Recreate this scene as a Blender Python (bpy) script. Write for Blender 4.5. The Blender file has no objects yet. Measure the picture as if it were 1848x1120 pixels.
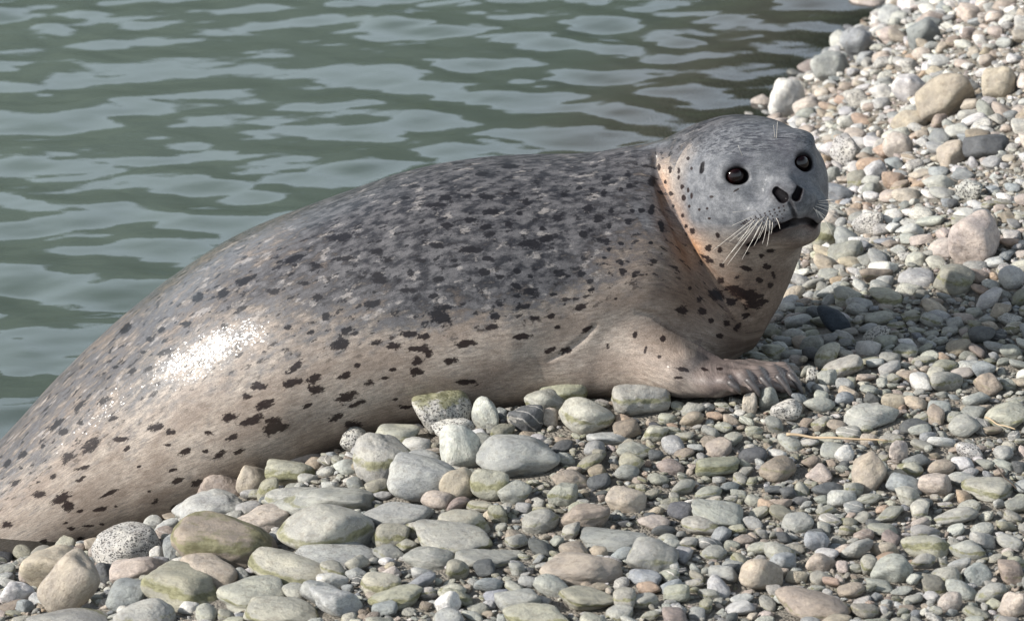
import bpy, bmesh, math, random
import numpy as np
from mathutils import Vector, Matrix, Quaternion
from mathutils.bvhtree import BVHTree

R = math.radians
scene = bpy.context.scene
COL = scene.collection
random.seed(7)
rng = np.random.default_rng(7)

# ------------------------------------------------------------------ camera
HILL_H = 38.0
PITCH, DIST, AIM = R(18.0), 7.0, np.array([0.0, 0.0, 0.35])
SUN_DIR = np.array([-0.80, -0.28, 0.49]); SUN_DIR /= np.linalg.norm(SUN_DIR)   # towards the sun
CP, SP = math.cos(PITCH), math.sin(PITCH)
CAM = AIM + DIST * np.array([0, -CP, SP])
FPX = 8050.0                                   # focal length in photo pixels (1848 wide)
cam_data = bpy.data.cameras.new('camera')
cam_data.sensor_width = 36.0
cam_data.lens = 36.0 * FPX / 1848.0
cam_data.clip_end = 2000.0
cam_data.dof.use_dof = True
cam_data.dof.focus_distance = 6.85
cam_data.dof.aperture_fstop = 12.0
cam = bpy.data.objects.new('camera', cam_data)
COL.objects.link(cam)
cam.location = CAM
cam.rotation_euler = (math.pi / 2 - PITCH, 0, 0)
scene.camera = cam

# ------------------------------------------------------------------ light
world = bpy.data.worlds.new('World'); scene.world = world; world.use_nodes = True
nt = world.node_tree; nt.nodes.clear()
wo = nt.nodes.new('ShaderNodeOutputWorld'); bg = nt.nodes.new('ShaderNodeBackground')
sky = nt.nodes.new('ShaderNodeTexSky'); sky.sky_type = 'NISHITA'; sky.sun_disc = False
sky.sun_elevation = math.asin(SUN_DIR[2])
sky.sun_rotation = math.atan2(SUN_DIR[0], SUN_DIR[1])
sky.air_density = 1.0; sky.dust_density = 2.5; sky.ozone_density = 1.0
bg.inputs['Strength'].default_value = 0.050
# added haze: low sky made paler and brighter all round for the water's reflections
tcw = nt.nodes.new('ShaderNodeTexCoord'); sxyz = nt.nodes.new('ShaderNodeSeparateXYZ'); hz = nt.nodes.new('ShaderNodeMapRange'); mxw = nt.nodes.new('ShaderNodeMix'); mxw.data_type = 'RGBA'
nt.links.new(tcw.outputs['Generated'], sxyz.inputs[0]); nt.links.new(sxyz.outputs['Z'], hz.inputs[0])
hz.interpolation_type = 'SMOOTHSTEP'; hz.inputs[1].default_value = .42; hz.inputs[2].default_value = .78; hz.inputs[3].default_value = .85; hz.inputs[4].default_value = .0
nt.links.new(hz.outputs[0], mxw.inputs[0]); nt.links.new(sky.outputs[0], mxw.inputs[6]); mxw.inputs[7].default_value = (16.2, 18.7, 20.8, 1)
nt.links.new(mxw.outputs[2], bg.inputs[0]); nt.links.new(bg.outputs[0], wo.inputs[0])
sl = bpy.data.lights.new('sun', 'SUN'); sl.energy = 5.0; sl.angle = R(0.53); sl.color = (1.0, 0.95, 0.88)
so = bpy.data.objects.new('sun', sl); COL.objects.link(so)
so.rotation_euler = Vector(SUN_DIR).to_track_quat('Z', 'Y').to_euler()
scene.view_settings.view_transform = 'Standard'
scene.view_settings.look = 'None'
scene.view_settings.gamma = 1.0
scene.view_settings.exposure = 0.55
scene.view_settings.use_curve_mapping = False

# ------------------------------------------------------------------ helpers
def ray(px, py):
    dx, dy = (px - 924.0) / FPX, (560.0 - py) / FPX
    return np.array([dx, CP + dy * SP, -SP + dy * CP])

def at_Y(px, py, Y):
    """the point seen at photo pixel (px, py) that lies at distance Y"""
    d = ray(px, py); return CAM + d * (Y - CAM[1]) / d[1]

def to_px(p):
    v = np.asarray(p, float) - CAM
    depth = v[..., 1] * CP - v[..., 2] * SP
    up = v[..., 1] * SP + v[..., 2] * CP
    return 924.0 + FPX * v[..., 0] / depth, 560.0 - FPX * up / depth

def link_mesh(name, verts, faces, mat=None, parent=None, smooth=True):
    me = bpy.data.meshes.new(name)
    verts = np.asarray(verts, np.float32)
    if isinstance(faces, np.ndarray):
        n, k = faces.shape
        me.vertices.add(len(verts)); me.vertices.foreach_set('co', verts.ravel())
        me.loops.add(n * k); me.loops.foreach_set('vertex_index', faces.astype(np.int32).ravel())
        me.polygons.add(n); me.polygons.foreach_set('loop_start', np.arange(0, n * k, k, dtype=np.int32))
        me.update(calc_edges=True); me.validate()
    else:
        me.from_pydata(verts.tolist(), [], faces); me.update()
    me.polygons.foreach_set('use_smooth', np.full(len(me.polygons), smooth))
    o = bpy.data.objects.new(name, me); COL.objects.link(o)
    if mat: me.materials.append(mat)
    if parent: o.parent = parent
    return o

def tag(o, label=None, cat=None, group=None, kind=None):
    if label: o['label'] = label
    if cat: o['category'] = cat
    if group: o['group'] = group
    if kind: o['kind'] = kind
    return o

class NT:
    """small node-tree builder"""
    def __init__(s, name):
        s.m = bpy.data.materials.new(name); s.m.use_nodes = True
        s.t = s.m.node_tree; s.t.nodes.clear()
        s.out = s.t.nodes.new('ShaderNodeOutputMaterial')
    def n(s, typ, _p=None, **ins):
        nd = s.t.nodes.new(typ)
        for k, v in (_p or {}).items(): setattr(nd, k, v)
        for k, v in ins.items():
            key = int(k[1:]) if k[0] == 'i' and k[1:].isdigit() else k.replace('_', ' ')
            s.set(nd.inputs[key], v)
        return nd
    def set(s, sock, v):
        if isinstance(v, bpy.types.NodeSocket): s.t.links.new(v, sock)
        elif v is not None:
            if isinstance(v, tuple) and len(v) == 3 and sock.type == 'RGBA': v = (*v, 1)
            sock.default_value = v
    def math(s, op, a, b=None, c=None, clamp=False):
        nd = s.t.nodes.new('ShaderNodeMath'); nd.operation = op; nd.use_clamp = clamp
        s.set(nd.inputs[0], a)
        if b is not None: s.set(nd.inputs[1], b)
        if c is not None: s.set(nd.inputs[2], c)
        return nd.outputs[0]
    def mix(s, f, a, b, blend='MIX'):
        nd = s.t.nodes.new('ShaderNodeMix'); nd.data_type = 'RGBA'; nd.blend_type = blend
        s.set(nd.inputs[0], f); s.set(nd.inputs[6], a); s.set(nd.inputs[7], b)
        return nd.outputs[2]
    def ramp(s, v, lo, hi, smooth=True):
        nd = s.t.nodes.new('ShaderNodeMapRange'); nd.interpolation_type = 'SMOOTHSTEP' if smooth else 'LINEAR'
        s.set(nd.inputs[0], v); s.set(nd.inputs[1], lo); s.set(nd.inputs[2], hi)
        return nd.outputs[0]
    def noise(s, vec, scale, detail=2.0, rough=0.5, dist=0.0):
        nd = s.t.nodes.new('ShaderNodeTexNoise')
        if vec is not None: s.set(nd.inputs['Vector'], vec)
        s.set(nd.inputs['Scale'], scale); s.set(nd.inputs['Detail'], detail)
        s.set(nd.inputs['Roughness'], rough); s.set(nd.inputs['Distortion'], dist)
        return nd.outputs[0]
    def voro(s, vec, scale, feature='F1', out=0, rnd=1.0):
        nd = s.t.nodes.new('ShaderNodeTexVoronoi'); nd.feature = feature
        if vec is not None: s.set(nd.inputs['Vector'], vec)
        s.set(nd.inputs['Scale'], scale); s.set(nd.inputs['Randomness'], rnd)
        return nd.outputs[out]
    def attr(s, name, typ='GEOMETRY', out=2):
        nd = s.t.nodes.new('ShaderNodeAttribute'); nd.attribute_name = name; nd.attribute_type = typ
        return nd.outputs[out]
    def vmath(s, op, a, b=None):
        nd = s.t.nodes.new('ShaderNodeVectorMath'); nd.operation = op
        s.set(nd.inputs[0], a)
        if b is not None: s.set(nd.inputs['Scale' if op == 'SCALE' else 1], b)
        return nd.outputs[0]
    def bump(s, h, strength, dist, normal=None):
        nd = s.t.nodes.new('ShaderNodeBump')
        s.set(nd.inputs['Height'], h); s.set(nd.inputs['Strength'], strength); s.set(nd.inputs['Distance'], dist)
        if normal is not None: s.set(nd.inputs['Normal'], normal)
        return nd.outputs[0]
    def done(s, shader):
        s.t.links.new(shader, s.out.inputs[0]); return s.m

def simple_mat(name, col, rough=0.5, spec=0.5):
    m = NT(name)
    b = m.n('ShaderNodeBsdfPrincipled', Base_Color=col, Roughness=rough, Specular_IOR_Level=spec)
    return m.done(b.outputs[0])

# value noise in numpy (for shaping meshes)
def vnoise(p, seed=0):
    p = np.asarray(p, float); i = np.floor(p).astype(np.int64); f = p - i; f = f * f * (3 - 2 * f)
    def h(ix, iy, iz):
        n = (ix * 374761393 + iy * 668265263 + iz * 2147483647 + seed * 144665) & 0xffffffff
        n = ((n ^ (n >> 13)) * 1274126177) & 0xffffffff
        return ((n ^ (n >> 16)) & 0xffff) / 32767.5 - 1.0
    x, y, z = i[..., 0], i[..., 1], i[..., 2]; fx, fy, fz = f[..., 0], f[..., 1], f[..., 2]
    r = 0
    for a in (0, 1):
        for b in (0, 1):
            for c in (0, 1):
                r = r + h(x + a, y + b, z + c) * (fx if a else 1 - fx) * (fy if b else 1 - fy) * (fz if c else 1 - fz)
    return r
# ------------------------------------------------------------------ the lie of the beach
GC = np.array([  # x, Y, z
 (-.95,-.15,-.13),(-.70,-.15,.0),(-.45,-.15,.09),(-.24,-.15,.185),(.02,-.15,.245),(.2,-.15,.262),(.41,-.15,.27),(.8,-.15,.285),(1.3,-.15,.33),
 (-.95,-.4,.03),(-.79,-.4,.05),(-.80,-.16,-.025),(-.9,-.27,-.005),(-.62,-.4,.065),(-.4,-.45,.155),(0,-.5,.235),(.4,-.5,.255),(.8,-.5,.27),(1.3,-.5,.3),
 (-1.1,-1.1,.05),(-.6,-1.1,.17),(0,-1.1,.24),(.8,-1.1,.26),(-1,-2.2,.16),(0,-2.2,.25),(1,-2.2,.27),(0,-4,.3),
 (-.95,.12,-.22),(-.7,.12,-.10),(-.24,.12,.12),(.02,.12,.2),(.41,.1,.255),(.8,.1,.29),
 (-.9,.5,-.35),(-.5,.5,-.2),(-.2,.5,-.06),(.1,.5,.1),(.41,.5,.21),(.8,.5,.3),(1.3,.5,.42),
 (-.7,1.2,-.5),(0,1.2,-.2),(.28,1.2,-.02),(.45,1.2,.1),(.62,1.2,.19),(.85,1.2,.28),(1.3,1.2,.45),
 (-.6,2.3,-.6),(-.1,2.3,-.32),(.3,2.3,-.1),(.55,2.35,.0),(.70,2.3,.085),(.9,2.3,.22),(1.2,2.3,.38),(1.7,2.3,.6),
 (-.2,3.3,-.5),(.45,3.3,-.2),(.86,3.3,0),(1.06,3.3,.12),(1.3,3.3,.28),(1.8,3.3,.5),
 (-1,4.6,-1.0),(.6,4.6,-.4),(1.15,4.6,0),(1.8,4.6,.3),(-2,0,-.7),(-2,2,-1.0),(-2.5,-1.5,-.4),(2.5,0,.6),(2.5,-2,.45),(2.5,4,.8)])
def _phi(r2): return np.where(r2 > 0, 0.5 * r2 * np.log(np.maximum(r2, 1e-12)), 0.0)
_n = len(GC)
_A = np.zeros((_n + 3, _n + 3))
_A[:_n, :_n] = _phi(((GC[:, None, :2] - GC[None, :, :2]) ** 2).sum(-1)) + np.eye(_n) * 0.002
_A[:_n, _n] = 1; _A[:_n, _n + 1:] = GC[:, :2]; _A[_n:, :_n] = _A[:_n, _n:].T
_W = np.linalg.solve(_A, np.concatenate([GC[:, 2], np.zeros(3)]))
def ground(x, y):
    x = np.asarray(x, float); y = np.asarray(y, float); sh = np.broadcast(x, y).shape
    xf = np.broadcast_to(x, sh).ravel(); yf = np.broadcast_to(y, sh).ravel()
    cx = np.clip(xf, -3, 3); cy = np.clip(yf, -4, 5)
    out = np.full(len(xf), _W[_n])
    for k in range(_n):
        out += _W[k] * _phi((cx - GC[k, 0]) ** 2 + (cy - GC[k, 1]) ** 2)
    out += _W[_n + 1] * cx + _W[_n + 2] * cy
    out += 0.22 * (np.maximum(xf - 3, 0) ) * 0.3
    return np.clip(out, -1.5, 1.6).reshape(sh)

def on_ground(px, py, lift=0.0):
    """the point where the line of sight through a photo pixel meets the beach (plus lift)"""
    d = ray(px, py); t = 5.0
    ts = np.linspace(5.0, 11.5, 900); P = CAM + d * ts[:, None]
    below = P[:, 2] < ground(P[:, 0], P[:, 1]) + lift
    k = int(np.argmax(below)) if below.any() else len(ts) - 1
    return P[k]
# ------------------------------------------------------------------ the seal's form, as a distance field
# side view of the trunk: photo column, top outline, bottom outline, distance Y of the axis
BODY = [(-330, 1010, 1075, .03), (-250, 985, 1075, .03), (-170, 925, 1072, .03), (-100, 872, 1062, .03), (-50, 838, 1056, .03), (0, 800, 1048, .03), (50, 742, 1038, .03), (100, 688, 1026, .032),
        (150, 638, 1012, .034), (200, 591, 996, .034), (300, 507, 960, .03), (400, 438, 918, .022), (500, 392, 874, .018),
        (600, 354, 832, .02), (700, 318, 800, .025), (800, 292, 778, .03), (900, 280, 762, .035), (1000, 276, 745, .04),
        (1080, 273, 728, .04), (1150, 266, 712, .035), (1200, 282, 698, .03), (1250, 360, 678, .02), (1295, 462, 652, .01),
        (1325, 525, 628, .0), (1342, 560, 608, .0)]
_T = np.array([np.concatenate([at_Y(a, (b + c) / 2, y), [ (at_Y(a, b, y)[2] - at_Y(a, c, y)[2]) / 2 ]]) for a, b, c, y in BODY])
_xs = np.linspace(_T[0, 0], _T[-1, 0], 400)
def _sm(v, w=17):
    k = np.hanning(2 * w + 1); k /= k.sum(); vp = np.concatenate([2 * v[0] - v[w:0:-1], v, 2 * v[-1] - v[-2:-w - 2:-1]])
    return np.convolve(vp, k, 'valid')
_KW = np.interp(_xs, [-1.1, -.8, -.6, -.35, .0, .12, .3, .4], [1.0, .94, .96, 1.16, 1.20, 1.12, .9, .8])
_half = _sm(np.interp(_xs, _T[:, 0], _T[:, 3]))
_rz = np.maximum(_half / np.sqrt(CP ** 2 + (_KW * SP) ** 2) * CP, .004)
_ry = _rz * _KW
_yc = _sm(np.interp(_xs, _T[:, 0], _T[:, 1])); _zc = _sm(np.interp(_xs, _T[:, 0], _T[:, 2]))
def sd_body(p):
    x = p[:, 0]
    rz = np.interp(x, _xs, _rz); ry = np.interp(x, _xs, _ry); yc = np.interp(x, _xs, _yc); zc = np.interp(x, _xs, _zc)
    q = np.sqrt(((p[:, 1] - yc) / ry) ** 2 + ((p[:, 2] - zc) / rz) ** 2)
    d = (q - 1) * np.minimum(ry, rz) * 0.85
    return np.maximum(d, np.maximum(x - _xs[-1], _xs[0] - x))
def smin(a, b, k):
    h = np.maximum(k - np.abs(a - b), 0) / k
    return np.minimum(a, b) - h * h * k * 0.25
def smax(a, b, k): return -smin(-a, -b, k)
# head frame: r = towards the viewer's right, f = forward (nose), u = up
HF = np.array([.41, -.90, .14]); HF /= np.linalg.norm(HF)
HR = np.cross(HF, [0, 0, 1.0]); HR /= np.linalg.norm(HR)
HU = np.cross(HR, HF)
HC = at_Y(1350, 309, -0.02)
HM = np.stack([HR, HF, HU], 1)
def H(r, f, u): return HC + HM @ np.array([r, f, u], float)
def ell(p, c, rad, M=None):
    q = p - c
    if M is not None: q = q @ M
    rad = np.asarray(rad, float)
    k0 = np.sqrt(((q / rad) ** 2).sum(1)); k1 = np.sqrt(((q / rad ** 2) ** 2).sum(1)) + 1e-9
    return k0 * (k0 - 1) / k1
def cap(p, a, b, ra, rb):
    a = np.asarray(a, float); b = np.asarray(b, float)
    ab = b - a; t = np.clip(((p - a) @ ab) / (ab @ ab), 0, 1)
    return np.sqrt(((p - a - t[:, None] * ab) ** 2).sum(1)) - (ra + (rb - ra) * t)
def chain(p, pts, rs, k=0.0):
    d = None
    for i in range(len(pts) - 1):
        e = cap(p, pts[i], pts[i + 1], rs[i], rs[i + 1])
        d = e if d is None else (np.minimum(d, e) if k == 0 else smin(d, e, k))
    return d
def HP(px, py, f):
    """point of the head frame's plane at depth f that is seen at a photo pixel"""
    d = ray(px, py); t = ((HC - CAM) @ HF + f) / (d @ HF); return CAM + d * t
def _base(p):
    d = ell(p, H(0, 0, 0), (.114, .122, .076), HM)
    d = smin(d, ell(p, H(-.004, -.085, -.012), (.120, .095, .072), HM), .05)            # thick nape
    d = smin(d, ell(p, H(.006, .045, -.048), (.104, .090, .072), HM), .05)               # lower face
    d = smin(d, ell(p, H(.004, .092, -.030), (.056, .078, .044), HM), .03)                 # snout
    d = smin(d, ell(p, HP(1430, 352, .152), (.029, .026, .025), HM), .03)                # nose
    d = smin(d, ell(p, HP(1398, 384, .128), (.042, .038, .032), HM), .010)               # whisker pads
    d = smin(d, ell(p, HP(1460, 372, .128), (.029, .034, .030), HM), .010)
    d = smin(d, ell(p, HP(1432, 420, .094), (.040, .042, .022), HM), .022)               # chin
    return d
def hit(px, py, sink=0.0, f=_base):
    """where the line of sight through a photo pixel enters the head, pushed in by sink"""
    d = ray(px, py); d = d / np.linalg.norm(d); t = 6.3
    for _ in range(60):
        v = f((CAM + d * t)[None])[0]; t += v * .7
        if abs(v) < 1e-5: break
    p = CAM + d * t; g = np.array([f((p + e)[None])[0] - f((p - e)[None])[0] for e in np.eye(3) * .001])
    return p - g / np.linalg.norm(g) * sink
EYE_R = 0.0160
EYES = [hit(1322, 312, .0115), hit(1450, 287, .0115)]
MOUTH = [hit(*q, 0.0) for q in [(1352, 442), (1370, 433), (1388, 421), (1408, 410), (1428, 403), (1447, 400), (1462, 402), (1474, 408)]]
NOS = [(hit(1399, 343, .004), hit(1412, 356, .003), .0056, .0080), (hit(1445, 337, .003), hit(1438, 355, .003), .0045, .0062)]
PHIL = [hit(1425, 362), hit(1430, 376), hit(1436, 397)]
EAR = [hit(1268, 296), hit(1266, 308)]
TEAR = [hit(1363, 338, -.0085), hit(1453, 322, -.0085)]
def sd_head(p):
    d = _base(p)
    for s, e in zip((-1, 1), EYES):
        d = smin(d, ell(p, e + HM @ [0, -.010, 0], (.027, .019, .025), HM), .02)     # orbits
        d = smin(d, ell(p, e + HM @ [-s * .004, -.001 if s < 0 else -.006, .019], (.018, .009, .006) if s < 0 else (.014, .008, .004), HM), .010)
        d = smin(d, ell(p, e + HM @ [s * .002, .000, -.0185], (.016, .008, .0045), HM), .008)
    d = smin(d, ell(p, H(-.045, .070, .052), (.030, .022, .012), HM), .03)
    for c_ in TEAR: d = smax(d, -ell(p, c_, (.020, .014, .024), HM), .020)
    # sockets, nostrils, mouth, philtrum, ears
    for e in EYES:
        d = smax(d, -ell(p, e + HM @ [0, .010, 0], (.0172, .022, .0120), HM), .005)
    for a, b, ra, rb in NOS:
        d = smax(d, -chain(p, [a, b], [ra, rb]), .004)
    d = smax(d, -chain(p, PHIL, [.0018, .002, .002]), .005)
    d = smax(d, -chain(p, MOUTH, [.002, .004, .0055, .0065, .0075, .0075, .006, .003]), .004)
    d = smax(d, -chain(p, EAR, [.0022, .0030]), .003)
    return d
NECK = [at_Y(1345, 345, -.0), at_Y(1315, 430, .0), at_Y(1298, 500, .0), at_Y(1250, 542, 0)]
def sd_neck(p):
    d = chain(p, NECK, [.106, .106, .096, .088], .03)
    d = smin(d, cap(p, HC - HF * .07 - HU * .012, at_Y(1120, 374, .035), .064, .088), .04)
    return d
# fore flipper on the near side
FY = -.19
SH = at_Y(1085, 600, -.12)
WR = at_Y(1262, 684, FY + .01)
def _g(px, py, Y): return at_Y(px, py, Y)
DIG = [  # knuckle chains, nearest the viewer first: photo px, py, Y
 [(1235, 687, -.200), (1280, 690, -.222), (1308, 689, -.232), (1324, 699, -.240)],
 [(1245, 682, -.190), (1300, 679, -.205), (1340, 680, -.220), (1356, 699, -.236)],
 [(1255, 678, -.180), (1320, 671, -.188), (1364, 674, -.203), (1384, 699, -.225)],
 [(1265, 676, -.165), (1340, 667, -.170), (1392, 669, -.188), (1414, 699, -.214)],
 [(1275, 675, -.150), (1355, 664, -.152), (1412, 667, -.166), (1438, 693, -.196)]]
DIGP = [[_g(*q) for q in c] for c in DIG]
def sd_flip(p):
    d = cap(p, at_Y(1105, 612, -.10), at_Y(1225, 670, FY), .062, .036)
    d = smin(d, cap(p, at_Y(1145, 622, -.10), at_Y(1318, 679, -.165), .052, .016), .045)
    d = smin(d, cap(p, at_Y(1120, 660, -.14), at_Y(1290, 690, FY - .02), .040, .020), .02)
    e = None
    for c in DIGP:
        q = chain(p, c, [.016, .0135, .0115, .0080], .008)
        e = q if e is None else smin(e, q, .010)
    d = smin(d, ell(p, at_Y(1325, 684, -.185), (.092, .046, .019)), .020)
    return smin(d, e, .012)
GROOVES = None
_ZLO = at_Y(1300, 520, -.1)[2]; _ZHI = at_Y(1180, 300, -.0)[2]
def sdf(p):
    x = p[:, 0]
    d = sd_body(p)
    m = x > -.35
    if m.any():
        q = p[m]; dm = d[m]
        ar = ell(q, at_Y(1075, 640, -.085), (.135, .09, .055))
        dm = smin(dm, ar, .06)
        # far fore flipper's shoulder keeps the chest broad
        dm = smin(dm, ell(q, at_Y(1175, 590, .04), (.11, .12, .07)), .06)
        hn = smin(sd_head_c(q), sd_neck(q), .035)
        zz = q[:, 2]; kk = .010 + .06 * np.clip((_ZLO - zz) / .10, 0, 1) + .05 * np.clip((zz - _ZHI) / .05, 0, 1)
        dm = smin(dm, hn, kk)
        if FOLD is not None: dm = smax(dm, -chain(q, FOLD, FOLDR), .010)
        dm = smin(dm, sd_flip(q), .022)
        if GROOVES is not None:
            for P_, r_ in GROOVES: dm = smax(dm, -chain(q, P_, r_), .006)
        d[m] = dm
    # hind quarters under water
    m = x < -.75
    if m.any():
        q = p[m]; dm = d[m]
        for s in (-1, 1):
            a = np.array([_xs[0] + .06, _yc[0] + s * .02, _zc[0]]); b = a + np.array([-.22, s * .05 - .03, -.03])
            dm = smin(dm, ell(q, (a + b) / 2, (.14, .05, .018)), .03)
        d[m] = dm
    return d
FOLDPX = [(1182, 285), (1190, 335), (1203, 378), (1226, 425), (1258, 473), (1296, 515), (1332, 548), (1352, 575)]
FOLD = None
def sd_head_c(q):
    """head field, worked out only where the head can matter"""
    out = np.sqrt(((q - HC) ** 2).sum(1)) - .17
    near = out < .10
    if near.any(): out[near] = sd_head(q[near])
    return out
def surface_nets(lo, hi, h):
    ax = [np.arange(lo[i], hi[i], h) for i in range(3)]
    nx, ny, nz = map(len, ax)
    D = np.empty((nx, ny, nz), np.float32)
    Y, Z = np.meshgrid(ax[1], ax[2], indexing='ij')
    for a in range(0, nx, 16):
        xs_ = ax[0][a:a + 16]
        P = np.empty((len(xs_), ny, nz, 3)); P[..., 0] = xs_[:, None, None]; P[..., 1] = Y; P[..., 2] = Z
        D[a:a + 16] = sdf(P.reshape(-1, 3)).reshape(len(xs_), ny, nz)
    S = D < 0
    c = np.zeros((nx - 1, ny - 1, nz - 1), np.int8)
    for i in (0, 1):
        for j in (0, 1):
            for k in (0, 1): c += S[i:nx - 1 + i, j:ny - 1 + j, k:nz - 1 + k]
    act = (c > 0) & (c < 8)
    idx = np.full(act.shape, -1, np.int64); cells = np.argwhere(act); idx[act] = np.arange(len(cells))
    acc = np.zeros((len(cells), 3)); cnt = np.zeros(len(cells))
    for i in (0, 1):
        for j in (0, 1):
            for axn in range(3):
                o0 = [0, 0, 0]; oth = [a for a in range(3) if a != axn]
                o0[oth[0]] = i; o0[oth[1]] = j; o1 = list(o0); o1[axn] = 1
                d0 = D[cells[:, 0] + o0[0], cells[:, 1] + o0[1], cells[:, 2] + o0[2]]
                d1 = D[cells[:, 0] + o1[0], cells[:, 1] + o1[1], cells[:, 2] + o1[2]]
                cr = (d0 < 0) != (d1 < 0); t = np.where(cr, d0 / np.where(cr, d0 - d1, 1), 0)
                q = np.tile(np.array(o0, float), (len(cells), 1)); q[:, axn] = t
                acc[cr] += q[cr]; cnt[cr] += 1
    V = np.array(lo) + (cells + acc / cnt[:, None]) * h
    F = []
    for axn in range(3):
        o = [a for a in range(3) if a != axn]
        sl0 = [slice(1, n - 1) for n in (nx, ny, nz)]; sl0[axn] = slice(0, (nx, ny, nz)[axn] - 1)
        sl1 = list(sl0); sl1[axn] = slice(1, (nx, ny, nz)[axn])
        s0, s1 = S[tuple(sl0)], S[tuple(sl1)]
        e = np.argwhere(s0 != s1); base = e + np.array([0 if a == axn else 1 for a in range(3)])
        inside = s0[tuple(e.T)]
        def cell(di, dj):
            q = base.copy(); q[:, o[0]] += di; q[:, o[1]] += dj; return idx[tuple(q.T)]
        quad = np.stack([cell(-1, -1), cell(0, -1), cell(0, 0), cell(-1, 0)], 1)
        flip = inside if axn != 1 else ~inside
        quad[~flip] = quad[~flip][:, ::-1]
        F.append(quad)
    return V, np.concatenate(F)
def project(V, it=4, e=0.0012):
    V = V.copy()
    for _ in range(it):
        d = sdf(V); g = np.empty_like(V)
        for a in range(3):
            q = V.copy(); q[:, a] += e; g[:, a] = (sdf(q) - d) / e
        st = -d / np.maximum((g ** 2).sum(1), .15)
        st = np.clip(st, -.004, .004)
        V += g * st[:, None]
    return V, g / np.maximum(np.linalg.norm(g, axis=1, keepdims=True), 1e-9)

_gr = [([(1150, 562), (1180, 568), (1212, 588), (1250, 612), (1285, 634), (1308, 648)], [.002, .0045, .006, .006, .004, .001]),
       ([(990, 650), (1022, 634), (1052, 612), (1074, 588)], [.001, .0025, .0025, .001])]
GROOVES = None
FOLDR = [.001, .003, .005, .007, .0085, .0095, .009, .005]
FOLD = [hit(a, b, .0, sdf) for a, b in FOLDPX]
GROOVES = [([hit(a, b, 0, sdf) for a, b in P_], r_) for P_, r_ in _gr]
_V, _F = surface_nets((_xs[0] - .32, -.34, -.22), (.66, .34, .80), .0065)
bm = bmesh.new()
_me = bpy.data.meshes.new('tmp'); _me.from_pydata(_V.tolist(), [], _F.tolist())
bm.from_mesh(_me); bpy.data.meshes.remove(_me)
HCv = Vector(HC)
def refine(test):
    es = [e for e in bm.edges if test((e.verts[0].co + e.verts[1].co) / 2)]
    bmesh.ops.subdivide_edges(bm, edges=es, cuts=1, use_grid_fill=True)
refine(lambda c: c.y < .12 and c.x > -1.0)
refine(lambda c: (c - HCv).length < .21 and c.y < .10 or (c.x > .15 and c.y < -.10 and c.z < .42))
refine(lambda c: ((c - HCv).dot(Vector(HF)) > .055 and (c - HCv).length < .19) or (c.x > .26 and c.y < -.12 and c.z < .36))
bm.normal_update()
_me = bpy.data.meshes.new('seal'); bm.to_mesh(_me); bm.free()
_V = np.empty(len(_me.vertices) * 3); _me.vertices.foreach_get('co', _V); _V = _V.reshape(-1, 3)
_V, SN = project(_V)
# creases and muscle swells too slight for the field
_V += SN * (vnoise(_V * 9, 3) * .0010 + vnoise(_V * 22, 5) * .0008)[:, None]
_me.vertices.foreach_set('co', _V.astype(np.float32).ravel())
_me.update()
SV = _V
print('seal verts', len(SV), 'faces', len(_me.polygons))
seal = bpy.data.objects.new('seal', _me); COL.objects.link(seal)
_me.polygons.foreach_set('use_smooth', np.ones(len(_me.polygons), bool))
tag(seal, 'spotted grey and tan harbour seal resting on the pebble shore with its head raised', 'seal')
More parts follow.
